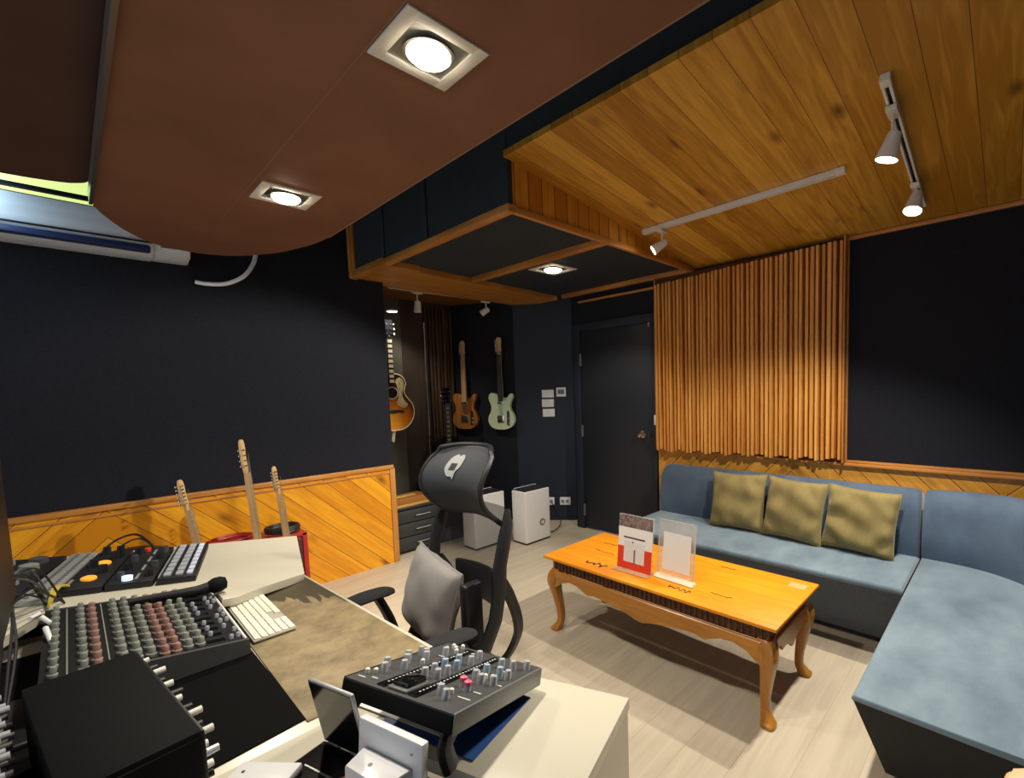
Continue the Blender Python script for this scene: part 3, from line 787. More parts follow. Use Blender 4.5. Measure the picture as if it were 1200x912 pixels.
# ------------------------------------------------------------------ air purifiers
def purifier(label, loc, w, d, h, cord=None, button=True):
    t = thing('air_purifier', label, 'air purifier', loc, group='white air purifiers')
    MB().box((-w/2, -d/2, .012), (w/2, d/2, h), .014, 3).build('body', 'white_gloss', t)
    MB().box((-w/2+.006, -d/2+.006, 0), (w/2-.006, d/2-.006, .016)).build('plinth', 'black_soft', t)
    MB().box((-w/2+.010, -d/2+.010, h-.004), (w/2-.010, d/2-.010, h+.003), .002).build('top_grille', 'black_soft', t)
    sl = MB()
    for i in range(9):
        y = -d/2+.04+i*(d-.08)/8
        sl.box((-w/2+.03, y-.003, h+.003), (w/2-.03, y+.003, h+.008))
    sl.build('top_slats', 'charcoal', t)
    hd = MB().tube([(-w/2+.02, -d/2+.02, h), (-w/2+.02, -d/2+.02, h+.012), (-w/2+.02, d/2-.02, h+.012), (-w/2+.02, d/2-.02, h)], .003, 6)
    hd.build('handle', 'white_gloss', t)
    if button:
        TT = Matrix.Translation((w/2, .05, h*.36)) @ Matrix.Rotation(PI/2, 4, 'Y')
        MB().lathe([(.019, 0), (.034, 0), (.034, .003), (.019, .003), (.019, 0)], 24, TT, cap=False).build('button_ring', 'steel', t)
        MB().lathe([(.019, -.001), (.019, .004)], 20, TT).build('button', 'white', t)
    if cord: MB().tube([tuple(Vector(p)-Vector(loc)) for p in cord], .005, 6, smooth=5).build('power_cord', 'cable', t)
purifier('white air purifier with a round button and dark top, nearer the door', (-3.46, 2.89, 0), .20, .31, .505,
         [(-3.44, 3.04, .06), (-3.46, 3.16, .012), (-3.55, 3.36, .03), (-3.72, 3.48, .12), (-3.81, 3.462, .21)])
purifier('white air purifier partly hidden by the mesh chair', (-3.72, 2.53, 0), .20, .34, .50, None, False)

# ------------------------------------------------------------------ guitars
TELE = [(0, 0), (.06, .004), (.115, .026), (.148, .07), (.158, .115), (.146, .165), (.120, .21), (.108, .25), (.118, .30), (.140, .345), (.146, .375), (.128, .395), (.100, .375), (.072, .335), (.05, .312), (.03, .318),
        (-.03, .330), (-.036, .375), (-.07, .398), (-.115, .402), (-.142, .378), (-.144, .335), (-.124, .28), (-.114, .235), (-.128, .19), (-.152, .145), (-.160, .10), (-.144, .055), (-.105, .018), (-.055, .003)]
def electric(name, label, body, guard, fret, loc, rz, group=None, rot=None, long=1., head='maple', cat='guitar', slim=1.):
    t = thing(name, label, cat, loc, group=group, rot=rot or (0, 0, rz))
    MB().prism(outline(TELE, 4), 0, .042, .006, 2, T=XZ).build('body', body, t)
    pg = [(-.03, .345), (-.028, .20), (.02, .17), (.055, .185), (.085, .225), (.085, .265), (.105, .31), (.098, .35), (.06, .32), (.03, .325), (.02, .345)]
    MB().prism(outline(pg, 3), -.003, .001, 0, T=XZ).build('pickguard', guard, t)
    z0, z1 = .31, .31+.49*long
    q_ = slim
    MB().add([(-.028*q_, -.002, z0), (.028*q_, -.002, z0), (.022*q_, -.002, z1), (-.022*q_, -.002, z1), (-.026*q_, .024, z0), (.026*q_, .024, z0), (.018*q_, .018, z1), (-.018*q_, .018, z1)],
             [(0, 1, 2, 3), (7, 6, 5, 4), (0, 4, 5, 1), (1, 5, 6, 2), (2, 6, 7, 3), (3, 7, 4, 0)]).build('neck', head, t)
    MB().add([(-.028*q_, -.009, z0), (.028*q_, -.009, z0), (.022*q_, -.008, z1), (-.022*q_, -.008, z1), (-.028*q_, -.002, z0), (.028*q_, -.002, z0), (.022*q_, -.002, z1), (-.022*q_, -.002, z1)],
             [(0, 1, 2, 3), (7, 6, 5, 4), (0, 4, 5, 1), (1, 5, 6, 2), (2, 6, 7, 3), (3, 7, 4, 0)]).build('fingerboard', fret, t)
    fr = MB(); n = 20
    for i in range(n):
        z = z1-(z1-z0)*(1-2**(-i/12))*1.45
        if z > z0: fr.box((-.022*q_, -.0105, z-.001), (.022*q_, -.0085, z+.001))
    fr.build('frets', 'steel', t)
    hd = [(-.020, z1-.005), (-.026, z1+.03), (-.036, z1+.05), (-.030, z1+.16), (-.012, z1+.182), (.012, z1+.184), (.026, z1+.17), (.030, z1+.14), (.024, z1+.10), (.026, z1+.04), (.020, z1-.005)]
    hd = [(x*q_, z) for x, z in hd]
    if long > 1.1: hd = [(x*1.15, z1+(z-z1)*1.12) for x, z in hd]
    MB().prism(outline(hd, 3), .002, .017, .002, 1, T=XZ).build('headstock', head, t)
    for i in range(4 if long > 1.1 else 6):
        z = z1+.045+i*(.028 if long > 1.1 else .021)*(1.15 if long > 1.1 else 1)
        MB().cyl((-.020, .002, z), (-.020, -.010, z), .005, n=8).box((-.052, .006, z-.006), (-.038, .014, z+.006), .003).cyl((-.03, .01, z), (-.042, .01, z), .003, n=6).build('tuner', 'chrome', t)
    MB().box((-.045, -.008, .075), (.04, 0, .155), .003).build('bridge', 'chrome', t)
    MB().box((-.036, -.009, .283), (.036, -.002, .303), .004).build('pickup', 'chrome', t)
    MB().prism(outline([(.072, .05), (.10, .05), (.105, .13), (.10, .20), (.074, .20), (.07, .13)], 3), -.004, .001, T=XZ).build('control_plate', 'chrome', t)
    for z in (.075, .125): MB().cyl((.088, -.003, z), (.088, -.020, z), .010, n=12).build('knob', 'chrome', t)
    st = MB()
    for i in range(6): st.tube([(-.02+i*.008, -.010, .11), (-.017+i*.0068, -.0105, z1+.02+.02*i)], .0007, 4)
    st.build('strings', 'steel', t)
    return t
def hanger(t, z, y=.03):
    MB().box((-.03, y+.02, z-.05), (.03, y+.035, z+.05), .004).tube([(0, y+.02, z), (0, y-.01, z), (-.03, y-.03, z), (-.032, y-.06, z)], .006, 6).tube([(0, y-.01, z), (.03, y-.03, z), (.032, y-.06, z)], .006, 6).build('wall_hook', 'black_soft', t)
d2 = Vector((-.62, -.29, 0)).normalized(); n2 = Vector((-d2.y, d2.x, 0))*-1
if n2.y > 0: n2 = -n2
thw = math.atan2(n2.x, -n2.y)
def onw2(s_, z, off): return Vector((-4.1, 3.265, z))+d2*s_+n2*off
g = electric('electric_guitar', 'natural brown electric guitar with maple neck hung in the alcove', 'tele_brown', 'tele_guard_brown', 'maple', onw2(.60, 1.03, .07), thw)
hanger(g, .82)
g = electric('electric_guitar', 'pale mint electric guitar with dark fingerboard hung in the alcove', 'tele_mint', 'tele_guard', 'rosewood', onw2(.15, 1.025, .07), thw, long=1.04)
hanger(g, .84)

ACO = [(0, 0), (.08, .005), (.15, .04), (.198, .105), (.215, .18), (.200, .25), (.160, .305), (.130, .345), (.122, .385), (.135, .43), (.140, .465), (.120, .51), (.08, .54), (.035, .55),
       (-.035, .55), (-.08, .54), (-.12, .51), (-.14, .465), (-.135, .43), (-.122, .385), (-.130, .345), (-.160, .305), (-.2, .25), (-.215, .18), (-.198, .105), (-.15, .04), (-.08, .005)]
def acoustic(label, top, side, guard, loc, rz, neckmat, rot=None, sc=1., bind='cream'):
    t = thing('acoustic_guitar', label, 'guitar', loc, rot=rot or (0, 0, rz)); t.scale = (sc, sc, sc)
    o = outline(ACO, 4)
    MB().prism(o, .004, .105, .006, 2, T=XZ).build('body', side, t)
    MB().prism([(x*.985, .275+(z-.275)*.988) for x, z in o], -.001, .008, 0, T=XZ).build('soundboard', top, t)
    n = len(o); bd = MB()
    bd.tube([(x, .002, z) for x, z in o]+[(o[0][0], .002, o[0][1])], .006, 6); bd.build('binding', bind, t)
    TT = Matrix.Translation((0, -.0015, .365)) @ Matrix.Rotation(PI/2, 4, 'X')
    MB().lathe([(.0001, 0), (.052, 0), (.052, .001)], 28, TT).build('soundhole', 'black', t)
    MB().lathe([(.052, 0), (.062, 0), (.062, .0014), (.052, .0014)], 28, TT, cap=False).build('rosette', bind, t)
    if guard:
        for sg in (1, -1) if guard == 2 else (1,):
            pg = [(.062*sg, .365), (.058*sg, .31), (.045*sg, .27), (.07*sg, .235), (.125*sg, .22), (.15*sg, .255), (.118*sg, .29), (.100*sg, .34), (.106*sg, .39), (.120*sg, .44), (.115*sg, .485), (.08*sg, .515), (.036*sg, .48), (.054*sg, .42)]
            MB().prism(outline(pg, 4), -.004, -.001, T=XZ).build('pickguard', 'guard_flower', t)
    br = [(-.10, .165), (-.11, .18), (-.085, .195), (0, .2), (.085, .195), (.11, .18), (.10, .165), (.06, .175), (0, .165), (-.06, .175)]
    MB().prism(outline(br, 3), -.011, 0, .002, 1, T=XZ).build('bridge', 'rosewood' if guard else 'black', t)
    z0, z1 = .43, .885
    MB().box((-.025, -.014, z0), (.025, -.001, z1), .002).build('fingerboard', neckmat, t)
    MB().add([(-.026, -.001, .55), (.026, -.001, .55), (.022, -.001, z1), (-.022, -.001, z1), (-.02, .022, .55), (.02, .022, .55), (.016, .016, z1), (-.016, .016, z1)],
             [(0, 1, 2, 3), (7, 6, 5, 4), (0, 4, 5, 1), (1, 5, 6, 2), (2, 6, 7, 3), (3, 7, 4, 0)]).build('neck', 'stand_dark', t)
    inl = MB()
    for i in range(9): inl.box((-(.021 if guard else .012), -.0155, .465+i*.048), (.021 if guard else .012, -.0135, (.494 if guard else .472)+i*.048))
    inl.build('inlay', 'cream', t)
    hd = [(-.022, z1-.005), (-.034, z1+.03), (-.040, z1+.16), (-.028, z1+.185), (0, z1+.176), (.028, z1+.185), (.040, z1+.16), (.034, z1+.03), (.022, z1-.005)]
    MB().prism(outline(hd, 3), -.006, .010, .002, 1, T=XZ).build('headstock', 'black_gloss', t)
    for sx in (-1, 1):
        for i in range(3):
            z = z1+.05+i*.045
            MB().cyl((sx*.02, -.006, z), (sx*.02, -.016, z), .006, n=8).cyl((sx*.036, .002, z), (sx*.050, .002, z), .003, n=6).lathe([(.006, -.005), (.009, 0), (.006, .006)], 10, Matrix.Translation((sx*.056, .002, z))).build('tuner', 'chrome', t)
    st = MB()
    for i in range(6): st.tube([(-.027+i*.0108, -.014, .18), (-.019+i*.0076, -.017, z1+.02)], .0008, 4)
    st.build('strings', 'steel', t)
    return t
g = acoustic('sunburst acoustic guitar with flowered pickguard hung high at the alcove opening', 'sun_body', 'stand_dark', 2, (-4.51, 2.085, 1.09), PI/2, 'black')
MB().box((-.04, .26, .88), (.04, .275, .98), .004).tube([(0, .26, .93), (0, .02, .93), (0, -.03, .90)], .007, 6).build('wall_hook', 'black_soft', g)
MB().tube([(0, -.004, -.002), (.01, .03, -.03), (.008, .05, -.10), (.004, .052, -.11)], [(.015, .004)]*4, 8, smooth=4).build('strap_end', 'cream', g)
acoustic('dark acoustic guitar behind the chair headrest, only its black headstock and neck showing', 'black', 'black', 0, (-4.47, 2.64, .43), PI/2, 'rosewood', bind='black')
G = 'guitar necks rising behind the desk'
for (y, ln, lean, lab, nm, cat) in ((.515, 1.0, -8, 'guitar with pale headstock behind the mixing gear, beside black bag', 'electric_guitar', 'guitar'),
                       (.764, 1.36, -4, 'tall bass with pale headstock rising over the wainscot edge', 'bass_guitar', 'bass guitar'),
                       (.927, 1.02, -5, 'guitar with pale headstock in front of the coiled black cable', 'electric_guitar', 'guitar')):
    electric(nm, lab, 'stand_dark', 'black_soft', 'maple', (-3.50, y, .012), 0, G, rot=(R(lean), 0, R(146)), long=ln, cat=cat, slim=.62)

# ------------------------------------------------------------------ alcove cabinet with the wooden instrument on it
t = thing('drawer_cabinet', 'low dark drawer cabinet in the alcove behind the chair', 'cabinet', (-4.33, 2.36, 0))
MB().box((-.28, -.54, .02), (.26, .54, .41), .004).build('body', 'dark_case', t)
MB().box((-.29, -.55, .405), (.28, .55, .425), .003).build('top_board', 'black_soft', t)
for j, (z0, z1) in enumerate(((.035, .15), (.16, .275), (.285, .395))):
    for y0, y1 in ((-.53, -.01), (.01, .53)):
        d = MB().box((.258, y0, z0), (.276, y1, z1), .004).build('drawer', 'dark_case', t)
        MB().cyl((.275, (y0+y1)/2-.05, (z0+z1)/2), (.295, (y0+y1)/2-.05, (z0+z1)/2), .006, n=8).cyl((.275, (y0+y1)/2+.05, (z0+z1)/2), (.295, (y0+y1)/2+.05, (z0+z1)/2), .006, n=8).cyl((.293, (y0+y1)/2-.07, (z0+z1)/2), (.293, (y0+y1)/2+.07, (z0+z1)/2), .006, n=8).build('handle', 'steel', d)
t = thing('lap_steel', 'flat wooden stringed instrument with gold edge lying on the dark cabinet', 'instrument', (-4.22, 2.0, .425), R(4))
MB().box((-.1, -.16, 0), (.13, .20, .075), .008).build('body', 'case_wood', t)
MB().box((.128, -.16, .0), (.140, .20, .02), .002).build('edge_strip', 'brass', t)
MB().box((-.02, -.10, .075), (.05, .1, .082), .003).build('bridge_plate', 'brass', t)
for i in range(4): MB().cyl((.11, .15+i*.014, .075), (.11, .15+i*.014, .10), .005, n=8).build('tuning_peg', 'brass', t)
t = thing('picture_lamp', 'slim round white lamp on a bracket above the sunburst guitar', 'lamp', (-4.785, 2.10, 2.235))
MB().cyl((0, 0, 0), (.30, 0, 0), .006, n=8).build('arm', 'black_soft', t)
MB().lathe([(.0001, -.006), (.05, -.006), (.055, 0), (.05, .012), (.0001, .014)], 24, Matrix.Translation((.34, 0, -.002))).build('lamp_head', 'white', t)
MB().lathe([(.0001, -.0065), (.045, -.0065), (.045, -.009), (.0001, -.009)], 24, Matrix.Translation((.34, 0, -.002))).build('lamp', 'lamp_small', t)
spot(t, (-4.43, 2.10, 2.20), (-4.5, 2.1, 1.2), 26, R(130), .6, .04)

# ------------------------------------------------------------------ air conditioner, glow strip, hose
t = thing('air_conditioner', 'long white wall air conditioner above the dark wall, half hidden by ceiling panel', 'air conditioner', (XL, .0, 2.29))
prof = [(0, 0), (.10, -.002), (.17, .022), (.205, .06), (.215, .11), (.210, .195), (.19, .21), (0, .215)]
TY = Matrix(((1, 0, 0, 0), (0, 0, 1, 0), (0, 1, 0, 0), (0, 0, 0, 1)))
MB().prism(outline(prof, 3, False), -.62, .40, .003, 1, T=TY).build('body', 'ac', t)
MB().prism(outline([(0, .004), (.10, .0), (.165, .026), (.195, .06), (.205, .11), (.19, .17), (.0, .2)], 3, False), .40, .565, .012, 3, T=TY).build('end_cap', 'ac', t)
MB().box((.150, -.60, .012), (.214, .385, .045), .006).build('louvre', 'ac_dark', t)
MB().box((.196, -.61, .060), (.218, .395, .068), .002).build('groove', 'black_soft', t)
MB().box((.16, .43, .05), (.207, .50, .056)).build('badge', 'steel', t)
t = thing('lit_wall_strip', 'yellow green glowing strip standing in for lamplit wall above the air conditioner', 'lit wall', (XL, -.2, 2.56))
MB().box((.002, -1., .0), (.03, .52, .22), .003).build('glow_panel', 'lit_wall', t)  # wall lit by a hidden lamp, drawn as a glowing panel
MB().box((.11, -1., -.012), (.135, .50, .012), .003).build('rail', 'black_soft', t)
brk = MB().box((0, .38, -.006), (.12, .40, .006)); brk.box((0, -.8, -.006), (.12, -.78, .006)).build('bracket', 'black_soft', t)
ld = bpy.data.lights.new('strip_glow', 'AREA'); ld.shape = 'RECTANGLE'; ld.size = 1.4; ld.size_y = .12; ld.energy = 5; ld.color = (.62, .86, 1.)
lo = bpy.data.objects.new('strip_glow', ld); C.objects.link(lo); lo.location = (XL+.05, -.25, 2.72); lo.rotation_euler = (0, R(35), PI/2*0)
hose = MB().tube([(XL+.02, .60, 2.195), (XL+.04, .66, 2.188), (XL+.06, .75, 2.200), (XL+.07, .845, 2.26), (XL+.05, .91, 2.36), (XL+.03, .935, 2.45), (XL+.01, .94, 2.52)], .013, 10, smooth=6)
tag(hose.build('drain_hose', 'hose'), 'curved white hose hanging on the dark wall beneath ceiling panel', 'hose')

# ------------------------------------------------------------------ office chair
t = thing('office_chair', 'black mesh office chair with a tall headrest, pulled up to the desk', 'chair', (-1.625, .80, 0), R(2))
MB().box((-.25, -.24, .375), (.25, .22, .445), .03, 3).build('seat', 'chair_seat', t)
MB().box((-.20, -.18, .34), (.20, .18, .378), .01).build('seat_pan', 'chair', t)
MB().cyl((0, 0, .10), (0, 0, .345), .028, .024).cyl((0, 0, .10), (0, 0, .25), .034).build('gas_lift', 'black_soft', t)
b = MB().cyl((0, 0, .075), (0, 0, .125), .045, .036)
for i in range(5):
    a = R(18+72*i); b.tube([(0, 0, .10), (.15*math.cos(a), .15*math.sin(a), .095), (.30*math.cos(a), .30*math.sin(a), .070)], [.030, .024, .017], 8)
b.build('base', 'chair', t)
for i in range(5):
    a = R(18+72*i); c = Vector((.295*math.cos(a), .295*math.sin(a), 0)); s_ = Vector((-math.sin(a), math.cos(a), 0))
    m = MB()
    for sg in (-1, 1): m.cyl(c+s_*sg*.008+Vector((0, 0, .029)), c+s_*sg*.024+Vector((0, 0, .029)), .028, n=14)
    m.cyl(c+Vector((0, 0, .03)), c+Vector((0, 0, .075)), .008).build('caster', 'rubber', t)
def bprof(z):
    """set-back of the backrest at a height"""
    q = [(.45, .10), (.50, .135), (.60, .19), (.70, .212), (.80, .222), (.90, .255), (.97, .275), (1.0, .28)]
    for (z0, y0), (z1, y1) in zip(q, q[1:]):
        if z <= z1: u_ = max(0, (z-z0)/(z1-z0)); return y0+(y1-y0)*(u_*u_*(3-2*u_))
    return q[-1][1]
def bw(z): return .222-.016*abs((z-.72)/.28)**2*(1 if z > .72 else .6)
for sx in (-1, 1):
    pts = [(sx*bw(z), bprof(z)-.01, z) for z in [.45+.05*i for i in range(12)]]
    MB().tube(pts, [(.019, .028)]*(len(pts)-2)+[(.016, .022), (.008, .012)], 10).build('back_frame', 'chair', t)
    loop = [(sx*.212, bprof(.74)+.005, .74), (sx*.205, .265, .66), (sx*.19, .31, .55), (sx*.165, .325, .46), (sx*.13, .28, .37), (sx*.09, .18, .355)]
    MB().tube(loop, [(.014, .024), (.014, .026), (.015, .026), (.015, .026), (.015, .024), (.015, .022)], 8, smooth=5).build('back_bracket', 'chair', t)
bk = MB()
bk.grid(lambda u_, v_: ((u_*2-1)*bw(.51+.49*v_), bprof(.51+.49*v_)+.02*(1-(u_*2-1)**2), .51+.49*v_), 17, 17)
bk.build('back_mesh', 'chair_mesh', t)
MB().tube([(-.2, bprof(.5)-.01, .50), (0, bprof(.5)+.012, .49), (.2, bprof(.5)-.01, .50)], .018, 8, smooth=6).build('back_rail', 'chair', t)
lb = MB(); lb.grid(lambda u_, v_: ((u_*2-1)*.13, .245+.02*(1-(u_*2-1)**2)+.012, .60+.14*v_), 9, 7)
lb.build('lumbar_pad', 'chair', t, thick=.018)
# headrest: a wide curved wing that flares out of the top of the back
def hfn(u_, v_):
    s_ = u_*2-1
    w_ = (.185, .188, .196, .202, .202, .196, .168)
    k = v_*6; i = min(5, int(k)); w = w_[i]+(w_[i+1]-w_[i])*(k-i)
    z = .955+.265*v_
    y = .285-.085*math.sin(PI*min(1, v_*1.05))+.022*v_**2
    y -= .075*(abs(s_)**2.2)*(.45+.55*v_)
    z += .012*(1-s_**4)*v_-.010*(1-v_)*abs(s_)
    return (s_*w, y, z)
hr = MB(); hr.grid(hfn, 25, 17)
h = hr.build('headrest', 'chair_head', t, thick=.012)
rim = [hfn(0, i/16) for i in range(17)]+[hfn(i/24, 1) for i in range(1, 25)]+[hfn(1, 1-i/16) for i in range(1, 17)]+[hfn(1-i/24, 0) for i in range(1, 25)]
MB().tube(rim, .010, 8).build('rim', 'chair', h)
lg = [(-.036, .030), (-.015, .042), (0, .036), (.015, .042), (.036, .030), (.040, .0), (.026, -.014), (.022, -.042), (.008, -.034), (-.012, -.034), (-.03, -.02), (-.042, .0)]
cc = []
for x, z in outline(lg, 3):
    p = hfn(.36+x/.40, .70+z/.26); cc.append((p[0]-.005, p[1]-.010, p[2]))
hole = []
for x, z in [(-.018, .012), (.018, .012), (.018, -.012), (-.018, -.012)]:
    p = hfn(.36+x/.40, .70+z/.26); hole.append((p[0]-.005, p[1]-.013, p[2]))
n_ = len(cc); m_ = hfn(.36, .70); ctr = (m_[0]-.005, m_[1]-.012, m_[2]); rings = []
lo = outline(lg, 3)
for q in (1., .7, .4):
    for x, z in lo:
        p = hfn(.36+q*x/.40, .70+q*z/.26); rings.append((p[0]-.005, p[1]-.012, p[2]))
MB().add(rings+[ctr], [(r_*n_+i, r_*n_+(i+1) % n_, (r_+1)*n_+(i+1) % n_, (r_+1)*n_+i) for r_ in range(2) for i in range(n_)]+[(2*n_+i, 2*n_+(i+1) % n_, 3*n_) for i in range(n_)]).build('logo', 'logo', h)
MB().quadplane(hole).build('logo_window', 'black_soft', h)
for sx in (-1, 1):
    a = MB().tube([(sx*.22, .05, .365), (sx*.285, .06, .40), (sx*.29, .03, .52), (sx*.283, -.02, .635)], [(.018, .03)]*4, 8, smooth=5)
    ar = a.build('armrest', 'chair', t)
    pad = MB(); pad.tube([(sx*.275, .045, .636), (sx*.278, .01, .644), (sx*.275, -.07, .648), (sx*.262, -.18, .646), (sx*.255, -.21, .638)], [(.022, .010), (.045, .016), (.048, .017), (.040, .015), (.015, .008)], 12, smooth=6)
    pad.build('arm_pad', 'chair_seat', ar)
MB().box((.115, .10, .47), (.155, .18, .74), .012, 3).build('side_support', 'chair', t)
cushion('grey cushion propped against the back of the black mesh chair', -1.80, .90, .45, .36, .335, R(-3), R(-12), R(9), 9, mat='pillow', th=.13, wr=.004)

# ------------------------------------------------------------------ the desk
t = thing('studio_desk', 'big cream studio desk with angled side wings, covered in audio gear', 'desk', (-1.6, .0, 0))
D = Vector((1.6, 0, 0))
def dp(pts): return [(x+1.6, y) for x, y in pts]
ZD = .74
MB().prism(dp([(-2.16, -.60), (-1.10, -.60), (-1.10, .635), (-2.10, .575), (-2.16, .50)]), ZD-.03, ZD, .003, 2).build('desktop', 'desk', t)
MB().prism(dp([(-1.105, .636), (-.639, .803), (-.535, .505), (-.885, .398), (-1.105, .335)]), ZD-.028, ZD, .003, 2).build('desktop_wing', 'desk', t)
MB().prism(dp([(-1.105, .338), (-.885, .40), (-.80, .10), (-.86, -.30), (-1.105, -.30)]), ZD-.028, ZD-.0005, .003, 2).build('desktop_wing', 'desk', t)
MB().prism(dp([(-.642, .800), (-.538, .505), (-.557, .498), (-.661, .793)]), 0, ZD-.027, .002, 1).build('side_panel', 'desk_side', t)
MB().prism(dp([(-1.10, .62), (-.655, .780), (-.650, .766), (-1.095, .606)]), .32, ZD-.027, .002, 1).build('front_panel', 'desk_side', t)
MB().prism(dp([(-.89, .39), (-.545, .50), (-.50, .36), (-.82, .12)]), .60, .62).build('rack_shelf', 'desk_side', t)
# tilted wing carrying the modules
aV = Vector((-.973, .231, 0)); bV = Vector((-.231, -.973, .095)).normalized(); nV = aV.cross(bV).normalized()
W0 = Vector((-2.02, .555, .77))
def wingT(a, b, c=0, off=Vector((0, 0, 0))):
    p = W0+aV*a+bV*b+nV*c+off
    T = Matrix.Identity(4)
    for i in range(3): T[i][0] = aV[i]; T[i][1] = bV[i]; T[i][2] = nV[i]; T[i][3] = p[i]
    return T
wo = [(0, 0), (.6, 0), (.6, .98), (-.40, .98), (-.40, .72), (-.062, .66), (.028, .283), (-.158, .238), (-.155, .20), (-.10, .14), (-.04, .055)]
MB().prism(wo, -.028, 0, .003, 2, T=wingT(0, 0, 0, D)).build('desktop_wing', 'desk', t)
MB().prism([(.02, .03), (.58, .03), (.58, .95), (.02, .95), (.02, .93), (.56, .93), (.56, .05), (.02, .05)], -.70, -.027, T=Matrix.Translation(D+W0) @ Matrix(((aV.x, bV.x, 0, 0), (aV.y, bV.y, 0, 0), (0, 0, 1, 0), (0, 0, 0, 1)))).build('side_panel', 'desk_side', t)
MB().box((-.52, -.58, 0), (.48, -.55, .70)).build('back_panel', 'desk_side', t)
MB().box((-.55, -.58, 0), (-.52, .52, .71), .002).build('leg_panel', 'desk_side', t)
MB().box((.44, -.58, 0), (.47, .55, .71), .002).build('leg_panel', 'desk_side', t)

# modules on the tilted wing
def module(name, label, cat, a, b, w, d, h=.022, mat='black_soft', group=None):
    t = thing(name, label, cat, (0, 0, 0), group=group); t.matrix_world = wingT(a, b)
    MB().box((0, 0, .0005), (w, d, h), .003).build('case', mat, t)
    return t
rnd = random.Random(3)
t = module('pad_controller', 'black controller with rows of pale square pads, at the edge of the cream desk wing', 'controller', .075, .325, .445, .105)
for j, (y, w_, m_) in enumerate(((.012, .017, 'led_blue'), (.038, .021, 'pad_grey'), (.070, .021, 'pad_grey'))):
    for i in range(8):
        x = .018+i*.053; o = MB().box((x, y, .021), (x+.042, y+w_, .030), .003).build('pad', m_ if j else 'pad_blue', t)
        o['label'] = 'bluish white pad' if j == 0 else 'grey square pad'
MB().box((.01, .0985, .021), (.435, .1025, .027)).build('edge_strip', 'silver', t)
t = module('compressor_unit', 'black rack unit with silver sliders and a red lamp, between pads and meters', 'rack unit', .075, .437, .445, .118)
for i in range(4):
    MB().box((.03+i*.105, .045, .0215), (.09+i*.105, .052, .026), .001).build('slider', 'silver', t)
    for y in (.02, .09): MB().cyl((.06+i*.105, y, .021), (.06+i*.105, y, .045), .012, .010).build('knob', 'black_soft' if (i+int(y*50)) % 2 else 'charcoal', t)
MB().cyl((.405, .075, .021), (.405, .075, .034), .010).build('red_lamp', 'red', t)
MB().cyl((.035, .07, .021), (.035, .07, .036), .014).build('bright_button', 'led_blue', t)
t = module('meter_unit', 'black rack unit with two small glowing orange meters', 'rack unit', .075, .560, .445, .100)
for x in (.07, .25): MB().prism(outline([(x, .045), (x+.02, .03), (x+.045, .04), (x+.05, .06), (x+.02, .07)], 3), .021, .030, .003).build('orange_meter', 'pad_orange', t)
for i in range(4): MB().cyl((.16+i*.085, .03+.04*(i % 2), .021), (.16+i*.085, .03+.04*(i % 2), .05), .013, .011).build('knob', 'black_soft', t)
MB().box((.05, .086, .0215), (.10, .092, .026)).build('slider', 'silver', t)
MB().cyl((.35, .02, .021), (.35, .02, .065), .011).build('toggle', 'black_soft', t)
t = module('patch_panel', 'narrow silver patch panel with rows of small holes, next to meter unit', 'patch panel', .03, .668, .53, .070, .018, 'silver')
for j in range(2):
    for i in range(24):
        MB().cyl((.025+i*.0208, .02+j*.03, .0172), (.025+i*.0208, .02+j*.03, .019), .006, n=8).build('jack', 'charcoal', t)
t = module('effects_unit', 'black unit with blurred grey knobs, on the desk wing beside the monitor', 'rack unit', .06, .745, .47, .19)
for i in range(5):
    for j in range(2):
        MB().lathe([(.026, 0), (.024, .018), (.012, .022)], 16, Matrix.Translation((.06+i*.085, .055+j*.08, .021))).build('knob', 'knob_grey' if (i+j) % 2 else 'charcoal', t)

# mixing console on the desk
t = thing('mixing_console', 'dark mixing console with rows of grey and dusty red knobs', 'mixing console', (-2.10, .285, .7455))
SL = .15; Lx, Ly = .535, .372
def cz(y): return .037+SL*(-y)
bd = MB()
bd.add([(0, 0, 0), (Lx, 0, 0), (Lx, -Ly, 0), (0, -Ly, 0), (0, 0, cz(0)), (Lx, 0, cz(0)), (Lx, -Ly, cz(-Ly)), (0, -Ly, cz(-Ly))],
       [(3, 2, 1, 0), (4, 5, 6, 7), (0, 1, 5, 4), (1, 2, 6, 5), (2, 3, 7, 6), (3, 0, 4, 7)])
bd.build('body', 'panel', t)
MB().prism([(0, 0), (-Ly, 0), (-Ly, cz(-Ly)+.004), (0, cz(0)+.004)], Lx, Lx+.010, T=Matrix(((0, 0, 1, 0), (1, 0, 0, 0), (0, 1, 0, 0), (0, 0, 0, 1)))).build('end_cheek', 'charcoal', t)
MB().prism([(0, 0), (-Ly, 0), (-Ly, cz(-Ly)+.004), (0, cz(0)+.004)], -.010, 0, T=Matrix(((0, 0, 1, 0), (1, 0, 0, 0), (0, 1, 0, 0), (0, 0, 0, 1)))).build('end_cheek', 'charcoal', t)
MB().tube([(.01, -.006, cz(0)+.003), (Lx-.005, -.006, cz(0)+.003)], .0035, 6).build('edge_line', 'knob_white', t)
for yy in (-.330, -.262): MB().box((.0, yy-.0012, cz(yy)-.002), (Lx, yy+.0012, cz(yy)+.002)).build('divider', 'knob_grey', t)
rows = [(-.352, 'knob_grey', .009), (-.305, 'knob_grey', .0095), (-.283, 'knob_red', .0105), (-.240, 'knob_grey', .0105), (-.216, 'knob_grey', .0105), (-.192, 'knob_grey', .0105), (-.168, 'knob_red', .0105),
        (-.146, 'knob_red', .0105), (-.122, 'knob_grey', .0105), (-.098, 'knob_grey', .0105)]
ROT = Matrix.Rotation(-math.atan(SL), 4, 'X')
